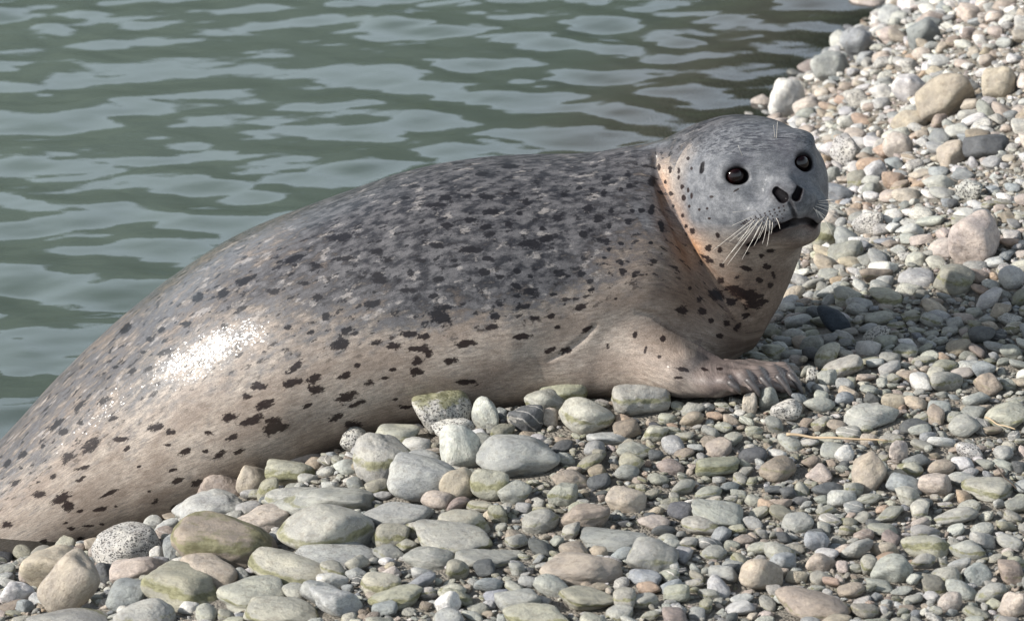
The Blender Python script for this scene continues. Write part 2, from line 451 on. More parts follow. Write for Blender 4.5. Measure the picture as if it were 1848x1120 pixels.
# ------------------------------------------------------------------ coat markings: where each dark patch of the pelt sits
SPOTS = """794 573 21 22 80;800 557 20 8 15;742 490 8 5 0;684 502 18 12 0;673 548 18 9 20;733 524 22 6 0;785 533 12 5 0;588 571 9 11 30;626 595 14 8 25;613 622 20 12 20
711 624 16 8 5;680 618 14 5 10;740 604 22 7 0;765 607 18 7 10;753 629 22 7 0;769 633 12 14 45;753 651 14 9 20;751 671 14 9 0;838 620 26 8 8;814 651 16 7 5
707 667 9 5 0;695 682 9 4 0;666 691 12 7 15;622 678 16 7 15;644 658 7 6 0;626 716 24 11 20;646 727 20 6 20;606 752 16 7 25;637 765 16 9 0;555 732 12 5 10
566 685 16 12 40;568 703 16 10 0;526 691 24 8 20;532 662 22 8 30;479 729 22 9 20;468 696 20 9 0;445 714 10 8 0;416 752 18 8 10;454 758 26 10 15;497 772 28 13 15
495 758 20 8 0;416 790 16 6 30;396 821 16 8 40;432 814 12 5 20;376 781 10 5 0;372 814 8 4 0;307 779 10 7 0;283 770 18 8 15;218 792 18 6 0;229 808 8 5 40
713 720 6 4 0;731 734 18 4 0;843 689 24 6 0;432 560 16 7 30;405 587 10 8 30;441 506 26 8 25;495 526 14 8 0;530 468 26 8 20;548 511 14 5 0;575 535 14 7 0
401 529 16 9 30;356 537 14 9 20;227 593 16 9 40;334 584 16 6 15;303 633 12 5 20;615 428 26 9 5;570 479 14 6 0;620 466 22 6 5;678 455 16 7 0;961 440 26 11 -5
987 430 24 8 10;847 450 30 8 -5;882 466 14 6 -10;788 442 18 7 0;850 397 16 7 0;887 382 20 8 0;885 423 14 7 20;880 356 20 6 -10;845 354 12 5 0;802 356 16 8 0
783 370 36 5 3;938 385 8 6 0;949 364 10 9 -20;916 405 9 6 0;979 412 8 4 0;878 409 14 6 0;807 407 14 8 0;1006 394 12 8 0;925 349 14 5 0;1060 377 10 10 0
1078 394 12 9 0;1053 423 12 8 -30;1090 435 14 7 -10;1101 450 8 5 0;1121 440 6 5 0;1134 399 8 7 0;1158 379 7 7 0;1176 379 7 12 -20;1141 380 5 5 0;1193 407 7 14 25
1176 329 8 12 0;1136 334 8 6 20;1133 314 8 6 0;1120 341 6 5 0;1095 321 14 6 20;1068 341 7 5 0;1090 349 7 7 0;1019 352 9 5 0;1045 339 7 5 0;1103 380 6 5 0
1100 409 5 5 0;868 313 16 6 -10;921 300 24 5 -5;801 329 14 3 0;731 357 12 3 0;748 336 12 5 0;1010 493 14 9 5;1048 494 11 7 0;1025 499 6 4 0;933 488 7 8 0
873 491 14 7 5;903 499 10 5 0;931 516 14 6 -20;959 526 18 8 0;933 534 9 4 0;957 498 7 4 0;1124 491 10 8 -30;1121 475 6 6 0;1144 498 8 5 15;1176 478 5 3 0
1174 438 5 3 0;1167 494 3 3 0;1090 465 5 3 0;1068 524 7 7 0;1111 539 5 3 0;1048 554 14 8 20;997 531 8 4 0;939 554 18 8 10;893 570 11 7 0;903 549 9 5 0
964 574 13 5 0;994 570 9 6 0;888 590 16 8 0;944 607 22 6 5;1006 590 7 4 0;1058 595 14 5 30;741 496 7 5 0;791 503 14 6 15;743 524 18 5 0;784 534 12 6 0
1230 560 12 11 0;1146 604 5 7 -30;1165 630 4 9 -10;1190 643 5 5 0;1197 611 6 5 0;1230 666 14 5 -10;1271 666 11 3 -15;1225 681 10 3 0;1300 665 8 3 0;1096 624 6 6 0
1021 632 14 8 25;992 632 14 6 20;1267 562 10 8 0;1283 578 6 6 0;1311 583 8 7 20;1331 590 6 12 -40;1299 605 8 6 0;1293 532 18 13 -20;1337 529 26 11 0;1358 549 22 10 0
1375 543 12 8 0;1278 469 18 7 -35;1303 479 6 5 0;1278 447 7 7 0;1250 418 6 8 0;1295 424 7 5 -25;1346 484 11 6 -25;1384 481 8 6 0;1374 461 7 5 0;1392 453 10 5 0
1396 496 5 7 0;1299 451 6 6 0;1348 457 7 4 0;1323 522 18 10 0;1354 536 26 10 0;1284 355 5 3 0;1276 376 3 3 0;1280 394 4 3 0;1329 343 8 2 30;1225 308 4 6 0
1231 337 4 5 0;1242 343 3 6 0;1209 306 4 7 0;1189 302 4 8 0;1242 286 4 4 0;1201 329 3 5 0;1225 320 3 5 0;1248 304 3 4 0;1248 353 3 7 0;1234 357 5 6 0
1211 349 5 5 0;1244 372 3 4 0;1232 388 4 6 0;1215 372 3 4 0;1238 408 4 5 0;1262 378 3 3 0;111 899 24 11 30;123 913 13 12 0;70 892 14 8 0;12 946 11 7 0
79 976 9 5 0;144 922 8 4 0;118 943 7 3 15;128 953 8 4 0;144 971 8 5 20;183 946 5 4 0;158 948 12 3 0;181 918 14 5 15;197 890 20 5 20;209 913 4 3 0
269 885 6 3 20;320 867 14 6 20;281 904 10 5 40;316 913 10 5 30;355 871 14 7 25;332 816 16 6 30;311 848 9 4 10;304 802 10 4 0;251 841 6 3 15;149 844 16 5 15
146 864 12 4 30;165 802 22 12 40;123 825 18 10 30;204 755 12 5 20;186 723 14 7 30;146 762 6 6 0;114 779 12 8 0;102 765 20 8 40;144 732 18 7 40;77 804 6 5 0
42 820 12 7 40;37 844 5 4 0;12 837 12 7 40;67 869 6 3 0;97 860 10 5 30;28 871 16 6 30;311 779 8 5 0;269 665 10 5 20;239 669 10 6 40;209 662 8 4 0
292 595 10 5 40;269 611 8 6 0;258 635 6 4 0;297 635 20 6 20;560 600 8 4 20;520 590 9 5 20;650 500 10 5 10;700 470 12 5 0;760 470 12 5 0;820 470 9 4 0
1300 505 9 7 0;1330 500 8 5 0;1262 540 7 6 0;1245 520 5 4 0;1390 515 6 8 -20;1370 505 9 5 -20;1320 545 12 8 0;1345 570 9 7 20"""
SP_ = np.array([[float(v) for v in t.split()] for ln in SPOTS.split('\n') for t in ln.split(';') if t.strip()])
NV = len(SV)
pxv, pyv = to_px(SV)
spot = np.full(NV, -3.0)
view = CAM - SV; view /= np.linalg.norm(view, axis=1, keepdims=True)
facing = (view * SN).sum(1)
jit = .35 * vnoise(SV * 90, 11) + .25 * vnoise(SV * 210, 12)
vis = facing > .02
for x0, y0, a, b, an in SP_:
    ca, sa = math.cos(R(an)), math.sin(R(an))
    R0 = max(a, b) * 1.9
    m = np.where(vis & (np.abs(pxv - x0) < R0) & (np.abs(pyv - y0) < R0))[0]
    if len(m) == 0: continue
    dx, dy = pxv[m] - x0, -(pyv[m] - y0)
    u = dx * ca + dy * sa; v = -dx * sa + dy * ca
    spot[m] = np.maximum(spot[m], 1 - np.sqrt((u / a) ** 2 + (v / b) ** 2))
# body-fixed coordinates: along the spine, round the girth
xs_s = np.interp(SV[:, 0], _xs, np.concatenate([[0], np.cumsum(np.hypot(np.diff(_xs), np.diff(_zc)))]))
yc_ = np.interp(SV[:, 0], _xs, _yc); zc_ = np.interp(SV[:, 0], _xs, _zc); rz_ = np.interp(SV[:, 0], _xs, _rz)
inhead = (np.abs(SV - HC) ** 2).sum(1) < .0
vv = np.clip((SV[:, 2] - zc_) / rz_, -1.3, 1.3)
hl = (SV - HC) @ HM                                   # head coordinates r, f, u
isneck = (SV[:, 0] > at_Y(1185, 300, 0)[0] + np.maximum(0, (at_Y(0, 300, 0)[2] - SV[:, 2])) * .55) & (SV[:, 2] > at_Y(1300, 575, 0)[2])
back = np.clip((vv - .0) / .75, 0, 1)
px_dark = np.exp(-((pxv - 860) / 230) ** 2)
back = np.clip(back * (.58 + .65 * px_dark) + .32 * px_dark * (vv > -.1) * np.clip((vv + .1) / .4, 0, 1), 0, 1)
zn = at_Y(1200, 300, 0)[2]
back = np.where(isneck, np.maximum(np.clip((hl[:, 2] - .03) / .035, 0, 1) * .9, np.clip((SV[:, 2] - zn) / .03, 0, 1) * .8 * (hl[:, 1] < -.02)), back)
face = np.clip((hl[:, 1] + .035 - .35 * np.maximum(0, -hl[:, 2] - .035)) / .06, 0, 1) * np.clip((hl[:, 2] + .098) / .04, 0, 1) * (np.linalg.norm(SV - HC, axis=1) < .2)
def blob(px0, py0, a, b, an=0):
    ca, sa = math.cos(R(an)), math.sin(R(an)); dx, dy = pxv - px0, -(pyv - py0)
    u = dx * ca + dy * sa; v = -dx * sa + dy * ca
    return np.exp(-((u / a) ** 2 + (v / b) ** 2)) * (facing > 0)
stain = np.clip(blob(1196, 370, 12, 50, 0) + blob(1218, 430, 16, 55, 35) + .8 * blob(1245, 455, 26, 30, 0) + .5 * blob(1225, 395, 26, 40) + .2 * blob(1200, 520, 120, 90) + .22 * blob(960, 700, 200, 40), 0, 1)
brownish = np.clip((-.35 - vv) / .5, 0, 1) * .75  # brown pelt low on the belly
brownish = np.clip(np.maximum(brownish, 1.0 * np.exp(-((pxv - 1255) / 95) ** 2 - ((pyv - 535) / 85) ** 2)), 0, 1)  # shade on the chest, painted into the coat colour
brownish = np.maximum(brownish, .9 * np.clip((pyv - 435) / 60, 0, 1) * np.clip((pxv - 1250) / 70, 0, 1) * np.clip((SV[:, 2] - at_Y(1340, 650, 0)[2]) / .03, 0, 1))  # shade of throat and lower neck, painted in likewise
brownish = np.maximum(brownish, .95 * blob(1432, 428, 48, 20, 8))  # shaded chin, painted dark as well
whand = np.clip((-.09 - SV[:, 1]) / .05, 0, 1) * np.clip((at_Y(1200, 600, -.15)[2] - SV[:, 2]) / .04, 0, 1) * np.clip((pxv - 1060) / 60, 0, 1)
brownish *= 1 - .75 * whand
stain *= np.where(isneck, 1.0, .3)
dark = np.zeros(NV)
hd = np.linalg.norm(SV - HC, axis=1) < .22
for e in EYES: dark[hd] = np.maximum(dark[hd], np.clip(1.0 - (np.linalg.norm(SV[hd] - e, axis=1) - .0195) / .005, 0, 1) * .95)
hp = SV[hd]
dn = np.minimum(chain(hp, NOS[0][:2], NOS[0][2:]), chain(hp, NOS[1][:2], NOS[1][2:]))
dark[hd] = np.maximum(dark[hd], np.clip(1 - (dn - .0006) / .0016, 0, 1))
dark[hd] = np.maximum(dark[hd], np.clip(1 - (chain(hp, EAR, [.0022, .0030]) - .001) / .002, 0, 1) * .9)
dark[hd] = np.maximum(dark[hd], .8 * np.clip(1 - (chain(hp, PHIL, [.002] * 3)) / .003, 0, 1))
dm = chain(hp, MOUTH, [.0015, .002, .003, .0045, .005, .005, .004, .002])
dark[hd] = np.maximum(dark[hd], np.clip(1 - (dm - .0021) / .003, 0, 1))
lip = np.zeros(NV); lip[hd] = np.clip(1 - (dm - .002) / .016, 0, 1) * np.where(hl[hd, 2] < -.068, 1, .35)
nosepad = np.zeros(NV); nosepad[hd] = np.clip(1 - (dn - .004) / .008, 0, 1)
# whisker-pad follicles: small dark dots in rows
for k in range(7):
    for j in range(9):
        a_ = .95 + .16 * k; rr = .010 + .0052 * j
        c_ = hit(1414 - 8.4 * j - k * 1.5 + (k % 2) * 3, 372 + k * 7.2 + j * (3.2 - .75 * k))
        m = np.where(hd & (np.abs(SV - c_).max(1) < .004))[0]
        spot[m] = np.maximum(spot[m], .78 - np.linalg.norm(SV[m] - c_, axis=1) / .0026)
lids = np.zeros(NV)
lids[hd] = np.maximum.reduce([np.clip(1 - (np.linalg.norm(hp - e, axis=1) - .018) / .012, 0, 1) for e in EYES])
brow = .9 * blob(1342, 290, 18, 12, 10) + .7 * blob(1418, 268, 34, 22, -40) + .6 * blob(1445, 310, 25, 25)
wet = np.clip(1.15 - (pxv - 300) / 420, 0.0, 1) * np.clip((vv + .9) / .5, 0, 1)
wet *= np.clip((pxv - 190) / 110, .25, 1)
wet = np.maximum(wet, .45 * blob(1110, 665, 90, 22)); wet = np.maximum(wet, .95 * blob(1330, 690, 140, 34))
wet = np.maximum(wet, .05 * face); wet = np.maximum(wet, .8 * blob(1190, 262, 40, 16, 25))
handd = np.clip((SV[:, 0] - at_Y(1180, 690, FY)[0]) / .09, 0, 1) * (SV[:, 1] < -.11) * (SV[:, 2] < at_Y(1200, 640, FY)[2])
def vattr(me, name, arr, typ='FLOAT'):
    a = me.attributes.new(name, typ, 'POINT')
    a.data.foreach_set('value' if typ == 'FLOAT' else ('vector' if typ == 'FLOAT_VECTOR' else 'color'), np.asarray(arr, np.float32).ravel())
pelt = np.stack([xs_s, np.arctan2(SV[:, 1] - yc_, SV[:, 2] - zc_) * .19, np.zeros(NV)], 1)
pelt[:, 2] = np.where(isneck, SV[:, 1], 0)
pelt[isneck, 1] = SV[isneck, 2]; pelt[isneck, 0] = SV[isneck, 0]
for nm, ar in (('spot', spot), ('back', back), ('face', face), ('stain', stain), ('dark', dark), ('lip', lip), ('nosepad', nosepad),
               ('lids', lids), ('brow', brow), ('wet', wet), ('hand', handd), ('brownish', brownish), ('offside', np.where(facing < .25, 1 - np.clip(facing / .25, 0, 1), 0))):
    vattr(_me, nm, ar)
vattr(_me, 'pelt', pelt, 'FLOAT_VECTOR')

def seal_material():
    m = NT('seal_pelt')
    geo = m.n('ShaderNodeTexCoord'); P = geo.outputs['Object']
    pl = m.attr('pelt', out=1)
    mp = m.n('ShaderNodeMapping', Vector=pl); mp.inputs['Scale'].default_value = (1.0, 2.1, 1.6)
    mp2 = m.n('ShaderNodeMapping', Vector=pl); mp2.inputs['Scale'].default_value = (1.0, 6.0, 4.0)
    A = lambda n: m.attr(n)
    face, back = A('face'), A('back')
    # ground colours
    n1 = m.noise(mp.outputs[0], 9, 4, .6); n2 = m.noise(mp.outputs[0], 38, 5, .65); n3 = m.noise(mp2.outputs[0], 60, 4, .7)
    tan = m.mix(m.ramp(n1, .35, .65), (.24, .198, .168), (.385, .338, .295))
    tan = m.mix(m.math('MULTIPLY', m.ramp(n3, .42, .66), .55), tan, (.15, .118, .096))
    grey = m.mix(m.ramp(n2, .38, .62), (.019, .020, .025), (.098, .096, .102))
    bk = m.math('ADD', back, m.math('MULTIPLY', m.math('SUBTRACT', n1, .5), .9))
    bk = m.math('ADD', bk, m.math('MULTIPLY', m.math('SUBTRACT', n2, .5), 1.8))
    col = m.mix(m.ramp(bk, .02, .78), tan, grey)
    # pale flecks on the back
    pf = m.math('MULTIPLY', m.ramp(m.noise(mp.outputs[0], 27, 4, .65), .57, .66), m.ramp(back, .2, .6))
    col = m.mix(m.math('MULTIPLY', pf, .5), col, (.34, .315, .30))
    col = m.mix(m.math('MULTIPLY', A('brownish'), .8), col, m.mix(m.ramp(n1, .35, .65), (.060, .038, .029), (.11, .075, .055)))  # brown belly, plus painted shade on chest, throat and chin
    # warm staining
    col = m.mix(m.math('MULTIPLY', A('stain'), .8), col, (.42, .20, .085))
    # face
    fn = m.noise(P, 70, 4, .6)
    fc = m.mix(m.ramp(fn, .3, .7), (.085, .090, .102), (.155, .160, .172))
    fc = m.mix(m.math('MULTIPLY', m.ramp(m.noise(mp2.outputs[0], 60, 4, .65), .48, .6), m.ramp(back, .1, .5)), fc, (.045, .048, .058))
    col = m.mix(face, col, fc)
    col = m.mix(m.math('MULTIPLY', A('brow'), .7), col, (.075, .075, .09))
    col = m.mix(m.math('MULTIPLY', A('lids'), .45), col, (.10, .10, .11))
    col = m.mix(m.math('MULTIPLY', A('nosepad'), .8), col, (.055, .055, .062))
    col = m.mix(m.math('MULTIPLY', A('hand'), .85), col, (.13, .105, .10))
    col = m.mix(m.math('MULTIPLY', A('lip'), .85), col, (.085, .055, .05))
    # dark patches: the placed ones, ragged by noise, and scattered small ones
    rag = m.math('MULTIPLY', m.math('SUBTRACT', m.noise(mp.outputs[0], 130, 5, .7), .5), 2.1)
    rag = m.math('ADD', rag, m.math('MULTIPLY', m.math('SUBTRACT', m.noise(mp.outputs[0], 55, 2, .5), .5), 1.5))
    rag = m.math('MULTIPLY', rag, m.math('SUBTRACT', 1.0, m.math('MULTIPLY', face, .75)))
    sp = m.ramp(m.math('ADD', A('spot'), rag), .04, .36)
    c1 = m.ramp(m.noise(mp.outputs[0], 46, 4, .6), .575, .635)
    c1 = m.math('MULTIPLY', c1, m.math('MAXIMUM', m.ramp(back, .02, .38), A('offside')))
    c1 = m.math('MULTIPLY', c1, m.math('SUBTRACT', 1.0, face))
    sc = m.mix(m.ramp(back, .1, .6), (.014, .008, .008), (.009, .009, .012))
    spm = m.math('MAXIMUM', m.math('MULTIPLY', sp, .96), m.math('MULTIPLY', c1, .88))
    col = m.mix(spm, col, sc)
    col = m.mix(A('dark'), col, (.008, .007, .008))
    # short hair: fine streaks that break up the shine
    mp3 = m.n('ShaderNodeMapping', Vector=pl); mp3.inputs['Scale'].default_value = (1.0, 3.0, 2.0)
    h = m.noise(mp3.outputs[0], 420, 2, .7)
    col = m.mix(.6, col, m.mix(m.ramp(h, .25, .75), (.22, .22, .22), (.76, .76, .76)), 'OVERLAY')
    col = m.mix(.45, col, m.mix(m.ramp(m.noise(mp3.outputs[0], 75, 5, .72), .3, .7), (.24, .24, .24), (.72, .71, .70)), 'OVERLAY')
    b1 = m.bump(m.noise(P, 800, 1, .6), .2, .0008)
    b2 = m.bump(h, .22, .0010, b1)
    wet = A('wet')
    rough = m.math('SUBTRACT', .62, m.math('MULTIPLY', wet, .22))
    p = m.n('ShaderNodeBsdfPrincipled', Base_Color=col, Roughness=rough, Specular_IOR_Level=m.math('MULTIPLY', m.math('SUBTRACT', 1.0, A('dark')), .2), Normal=b2)
    p.inputs['Coat IOR'].default_value = 1.4
    m.set(p.inputs['Coat Weight'], m.math('MULTIPLY', wet, .95)); m.set(p.inputs['Coat Roughness'], .14)
    # wet hair tips: small facets that each lean their own way and glitter
    vc = m.voro(mp3.outputs[0], 300, out=1); vd = m.voro(P, 520, out=1)
    tilt = m.vmath('ADD', m.vmath('SCALE', m.vmath('SUBTRACT', vc, (.5, .5, .5)), .15), m.vmath('SCALE', m.vmath('SUBTRACT', vd, (.5, .5, .5)), .10))
    gn = m.n('ShaderNodeNewGeometry').outputs['Normal']
    m.set(p.inputs['Coat Normal'], m.vmath('NORMALIZE', m.vmath('ADD', gn, tilt)))
    return m.done(p.outputs[0])
_me.materials.append(seal_material())

# eyes
def eye_material():
    m = NT('wet_eye'); P = m.n('ShaderNodeTexCoord').outputs['Object']
    r = m.n('ShaderNodeVectorMath', {'operation': 'DISTANCE'}, i0=P, i1=(0, -1, .0)).outputs['Value']
    c = m.mix(m.ramp(r, .70, .95), (.005, .002, .002), (.010, .003, .003))
    p = m.n('ShaderNodeBsdfPrincipled', Base_Color=c, Roughness=.12, Specular_IOR_Level=.2)
    p.inputs['Coat Weight'].default_value = .45; p.inputs['Coat Roughness'].default_value = .02
    return m.done(p.outputs[0])
EM = eye_material()
bm = bmesh.new(); bmesh.ops.create_uvsphere(bm, u_segments=40, v_segments=24, radius=1.0)
eme = bpy.data.meshes.new('eye'); bm.to_mesh(eme); bm.free(); eme.materials.append(EM)
eme.polygons.foreach_set('use_smooth', np.ones(len(eme.polygons), bool))
for e in EYES:
    o = bpy.data.objects.new('eye', eme); COL.objects.link(o); o.parent = seal
    o.location = e; o.scale = (EYE_R,) * 3; o.rotation_euler = (0, 0, math.atan2(HF[0], -HF[1]))

# claws and whiskers
def tube(name, pts, rads, mat, parent, seg=6):
    pts = [np.asarray(p, float) for p in pts]; V, F = [], []
    for i, p in enumerate(pts):
        t = pts[min(i + 1, len(pts) - 1)] - pts[max(i - 1, 0)]; t = t / np.linalg.norm(t)
        a = np.cross(t, [0.13, .21, .97]); a /= np.linalg.norm(a); b = np.cross(t, a)
        for k in range(seg):
            w = 2 * math.pi * k / seg; V.append(p + rads[i] * (a * math.cos(w) + b * math.sin(w)))
    for i in range(len(pts) - 1):
        for k in range(seg):
            k2 = (k + 1) % seg; F.append((i * seg + k, i * seg + k2, (i + 1) * seg + k2, (i + 1) * seg + k))
    F.append(tuple(range(seg))[::-1]); F.append(tuple(range((len(pts) - 1) * seg, len(pts) * seg)))
    return link_mesh(name, V, F, mat, parent)
def claw_mat():
    m = NT('claw_horn'); P = m.n('ShaderNodeTexCoord').outputs['Object']
    c = m.mix(m.noise(P, 260, 3), (.022, .018, .018), (.11, .10, .10))
    return m.done(m.n('ShaderNodeBsdfPrincipled', Base_Color=c, Roughness=.42).outputs[0])
CM = claw_mat()
for c, (ex, ey) in zip(DIG, [(1336, 711), (1372, 718), (1396, 716), (1430, 721), (1449, 716)]):
    a = at_Y(c[2][0] + (c[3][0] - c[2][0]) * .4, c[2][1] + (c[3][1] - c[2][1]) * .4 - 4, c[3][2] * .5 + c[2][2] * .5 - .009); e = at_Y(ex, ey, c[3][2] - .012)
    mid = (a + e) / 2 + np.array([.003, -.003, .0025])
    q = [a, a * .75 + mid * .25 + np.array([0, -.001, .001]), mid, e * .5 + mid * .5 + np.array([.001, -.001, .0005]), e]
    tube('claw', q, [.0046, .0056, .0050, .0036, .0012], CM, seal, 8)
wm = simple_mat('whisker_hair', (.62, .58, .52), .35, .6)
def W(u, v): return 1260 + u / 4.665, 240 + v / 4.665
WH = [((490, 650), (290, 668)), ((480, 690), (285, 780)), ((478, 710), (125, 985)), ((470, 735), (205, 1100)), ((505, 745), (245, 1110)),
      ((520, 720), (255, 1030)), ((520, 770), (368, 1062)), ((540, 745), (415, 975)), ((548, 770), (470, 950)), ((580, 745), (540, 935)),
      ((605, 730), (578, 957)), ((655, 715), (688, 805)), ((625, 745), (612, 850)), ((500, 715), (262, 915)), ((560, 700), (330, 900)), ((590, 705), (510, 890)),
      ((1015, 585), (1215, 602)), ((1000, 600), (1205, 660)), ((985, 615), (1200, 725)), ((970, 630), (1130, 860)), ((990, 640), (1095, 790)), ((970, 625), (1012, 712)),
      ((1010, 575), (1150, 560)), ((995, 650), (1160, 790))]
def headfull(p): return sd_head(p)
for i, (a, b) in enumerate(WH):
    root = hit(*W(*a), .001); right = a[0] > 900
    tip = at_Y(*W(*b), root[1] - (.035 if not right else .01)); L = np.linalg.norm(tip - root)
    nrm = root - HP(1425, 385, .06) if False else (root - HC); nrm /= np.linalg.norm(nrm)
    pts = []
    for k in range(9):
        t = k / 8; p = root * (1 - t) + tip * t + (nrm * .9 * L * .22 + np.array([0, 0, .10 * L])) * (4 * t * (1 - t)) * .55; pts.append(p)
    tube('whisker', pts, [.00052 * (1 - .65 * k / 8) for k in range(9)], wm, seal, 5)
for (a, b) in (((1401, 252), (1403, 220)), ((1399, 250), (1396, 226)), ((1340, 282), (1332, 262))):
    root = hit(*a, .001); tip = at_Y(*b, root[1] - .02)
    tube('eyebrow_whisker', [root * (1 - t) + tip * t + np.array([0, -.003, 0]) * math.sin(3.14 * t) for t in np.linspace(0, 1, 6)], [.0005, .00045, .0004, .00035, .0003, .0002], wm, seal, 5)
# ------------------------------------------------------------------ stone shapes and materials
def ico(sub):
    b = bmesh.new(); bmesh.ops.create_icosphere(b, subdivisions=sub, radius=1.0)
    V = np.array([v.co[:] for v in b.verts]); F = np.array([[v.index for v in f.verts] for f in b.faces]); b.free()
    return V / np.linalg.norm(V, axis=1, keepdims=True), F
ICO = {k: ico(k) for k in (2, 3, 4, 5)}
def stone_mesh(seed, p=7.0, sub=4, lump=.05, name='stone', dims=(1, 1, 1)):
    """a water-worn pebble: softened meeting of random planes, then lumps"""
    r_ = np.random.default_rng(seed); V, F = ICO[sub]
    n = int(r_.integers(9, 15)); N = r_.normal(size=(n, 3)); N /= np.linalg.norm(N, axis=1, keepdims=True)
    N = np.concatenate([N, -N[:4], [[0, 0, 1], [0, 0, -1]]])
    d = r_.uniform(.72, 1.05, len(N)); d[-2:] = r_.uniform(.8, 1.0, 2)
    q = np.maximum(V @ N.T / d, 0)
    r = (q ** p).sum(1) ** (-1 / p)
    r = np.clip(r, .5, 1.5)
    P = V * r[:, None]
    P *= (1 + lump * vnoise(V * 1.7 + seed * 3.1, 1) + lump * .35 * vnoise(V * 4.5 + seed, 2) + lump * .12 * vnoise(V * 11 + seed, 4))[:, None]
    P -= (P.max(0) + P.min(0)) / 2; P /= (P.max(0) - P.min(0)) / 2
    P *= np.array(dims)
    me = bpy.data.meshes.new(name)
    me.vertices.add(len(P)); me.vertices.foreach_set('co', P.astype(np.float32).ravel())
    k = len(F); me.loops.add(3 * k); me.loops.foreach_set('vertex_index', F.astype(np.int32).ravel())
    me.polygons.add(k); me.polygons.foreach_set('loop_start', np.arange(0, 3 * k, 3, dtype=np.int32)); me.update(calc_edges=True)
    me.polygons.foreach_set('use_smooth', np.ones(k, bool))
    return me
def stone_material(name, typ):
    """colour, speckle, algae and vein come from the stone itself (object or instance attributes)"""
    m = NT(name); tc = m.n('ShaderNodeTexCoord'); geo = m.n('ShaderNodeNewGeometry')
    tint = m.attr('tint', typ, 0); speck = m.attr('speck', typ); alg = m.attr('algae', typ); vein = m.attr('vein', typ); size = m.attr('size', typ); sd = m.attr('seed', typ)
    off = m.n('ShaderNodeCombineXYZ', X=m.math('MULTIPLY', sd, 17.3), Y=m.math('MULTIPLY', sd, 7.9), Z=m.math('MULTIPLY', sd, 31.7)).outputs[0]
    base = m.vmath('ADD', tc.outputs['Object'], off)                 # units of the stone's own half-width
    P = m.vmath('SCALE', base, size) if False else base
    sc = m.n('ShaderNodeVectorMath', {'operation': 'SCALE'}, i0=tc.outputs['Object']); m.set(sc.inputs['Scale'], size)
    PM = m.vmath('ADD', sc.outputs[0], off)                          # metres
    lo = m.noise(P, 1.3, 4, .6); mid = m.noise(P, 4.0, 4, .62)
    c = m.mix(m.ramp(lo, .35, .7), m.mix(1.0, tint, (.80, .80, .82), 'MULTIPLY'), m.mix(1.0, tint, (1.12, 1.10, 1.06), 'MULTIPLY'))
    c = m.mix(m.math('MULTIPLY', m.ramp(mid, .5, .64), .5), c, m.mix(1.0, tint, (.62, .58, .55), 'MULTIPLY'))
    c = m.mix(m.math('MULTIPLY', m.ramp(m.noise(PM, 75, 5, .7), .52, .66), .45), c, m.mix(1.0, tint, (1.35, 1.33, 1.28), 'MULTIPLY'))
    g = m.noise(PM, 520, 3, .7)
    c = m.mix(.5, c, m.mix(g, (.28, .28, .28), (.72, .72, .72)), 'OVERLAY')
    # mineral speckle
    v1 = m.voro(PM, 260)
    s1 = m.math('MULTIPLY', m.math('LESS_THAN', v1, .40), m.ramp(m.noise(PM, 120, 2), .36, .50))
    v2 = m.voro(PM, 140); s2 = m.math('MULTIPLY', m.math('LESS_THAN', v2, .33), m.ramp(m.noise(PM, 60, 2), .42, .52))
    s = m.math('MULTIPLY', m.math('MAXIMUM', s1, s2), speck)
    c = m.mix(m.math('MULTIPLY', s, .85), c, (.045, .043, .045))
    pw = m.math('MULTIPLY', m.math('LESS_THAN', m.voro(m.vmath('ADD', PM, off), 260), .25), m.math('MULTIPLY', speck, .5))
    c = m.mix(pw, c, (.62, .60, .57))
    # veins
    wv = m.n('ShaderNodeTexWave', {'wave_type': 'BANDS', 'bands_direction': 'DIAGONAL'}, Vector=P, Scale=.55, Distortion=6.0, Detail=3.0).outputs[1]
    c = m.mix(m.math('MULTIPLY', m.ramp(wv, .93, .99), vein), c, (.60, .57, .53))
    # weathering rings of dried mud and green algae, patchy, gathered on the shoulders
    nz = m.n('ShaderNodeSeparateXYZ', i0=geo.outputs['Normal']).outputs[2]
    oz = m.n('ShaderNodeSeparateXYZ', i0=tc.outputs['Object']).outputs[2]
    am = m.math('ADD', m.noise(P, 1.6, 5, .65), m.math('MULTIPLY', m.math('SUBTRACT', .25, m.math('ABSOLUTE', m.math('SUBTRACT', oz, m.math('ADD', .15, m.attr('band', typ))))), .75))
    am = m.math('MULTIPLY', m.ramp(m.math('ADD', am, m.math('MULTIPLY', alg, .22)), .64, .80), m.ramp(alg, .02, .4))
    ac = m.mix(m.ramp(m.noise(P, 5.0, 3), .35, .65), (.10, .098, .035), (.225, .218, .115))
    c = m.mix(m.math('MULTIPLY', am, .78), c, ac)
    # pale dusty bloom and dark pits
    pit = m.ramp(m.noise(PM, 190, 4, .7), .62, .74)
    c = m.mix(m.math('MULTIPLY', pit, .35), c, (.07, .06, .055))
    hgt = m.math('ADD', m.math('MULTIPLY', m.noise(PM, 160, 4, .65), .7), m.math('MULTIPLY', g, .5))
    hgt = m.math('SUBTRACT', hgt, m.math('MULTIPLY', pit, .5))
    b = m.bump(hgt, .8, .0024)
    b = m.bump(m.noise(P, 2.6, 5, .65), .7, .004, b)
    p = m.n('ShaderNodeBsdfPrincipled', Base_Color=c, Normal=b, Specular_IOR_Level=.35)
    m.set(p.inputs['Roughness'], m.math('SUBTRACT', m.math('ADD', .62, m.math('MULTIPLY', mid, .25)), m.math('MULTIPLY', alg, .12)))
    return m.done(p.outputs[0])
SM = stone_material('river_stone', 'OBJECT')
GM = stone_material('beach_gravel', 'INSTANCER')

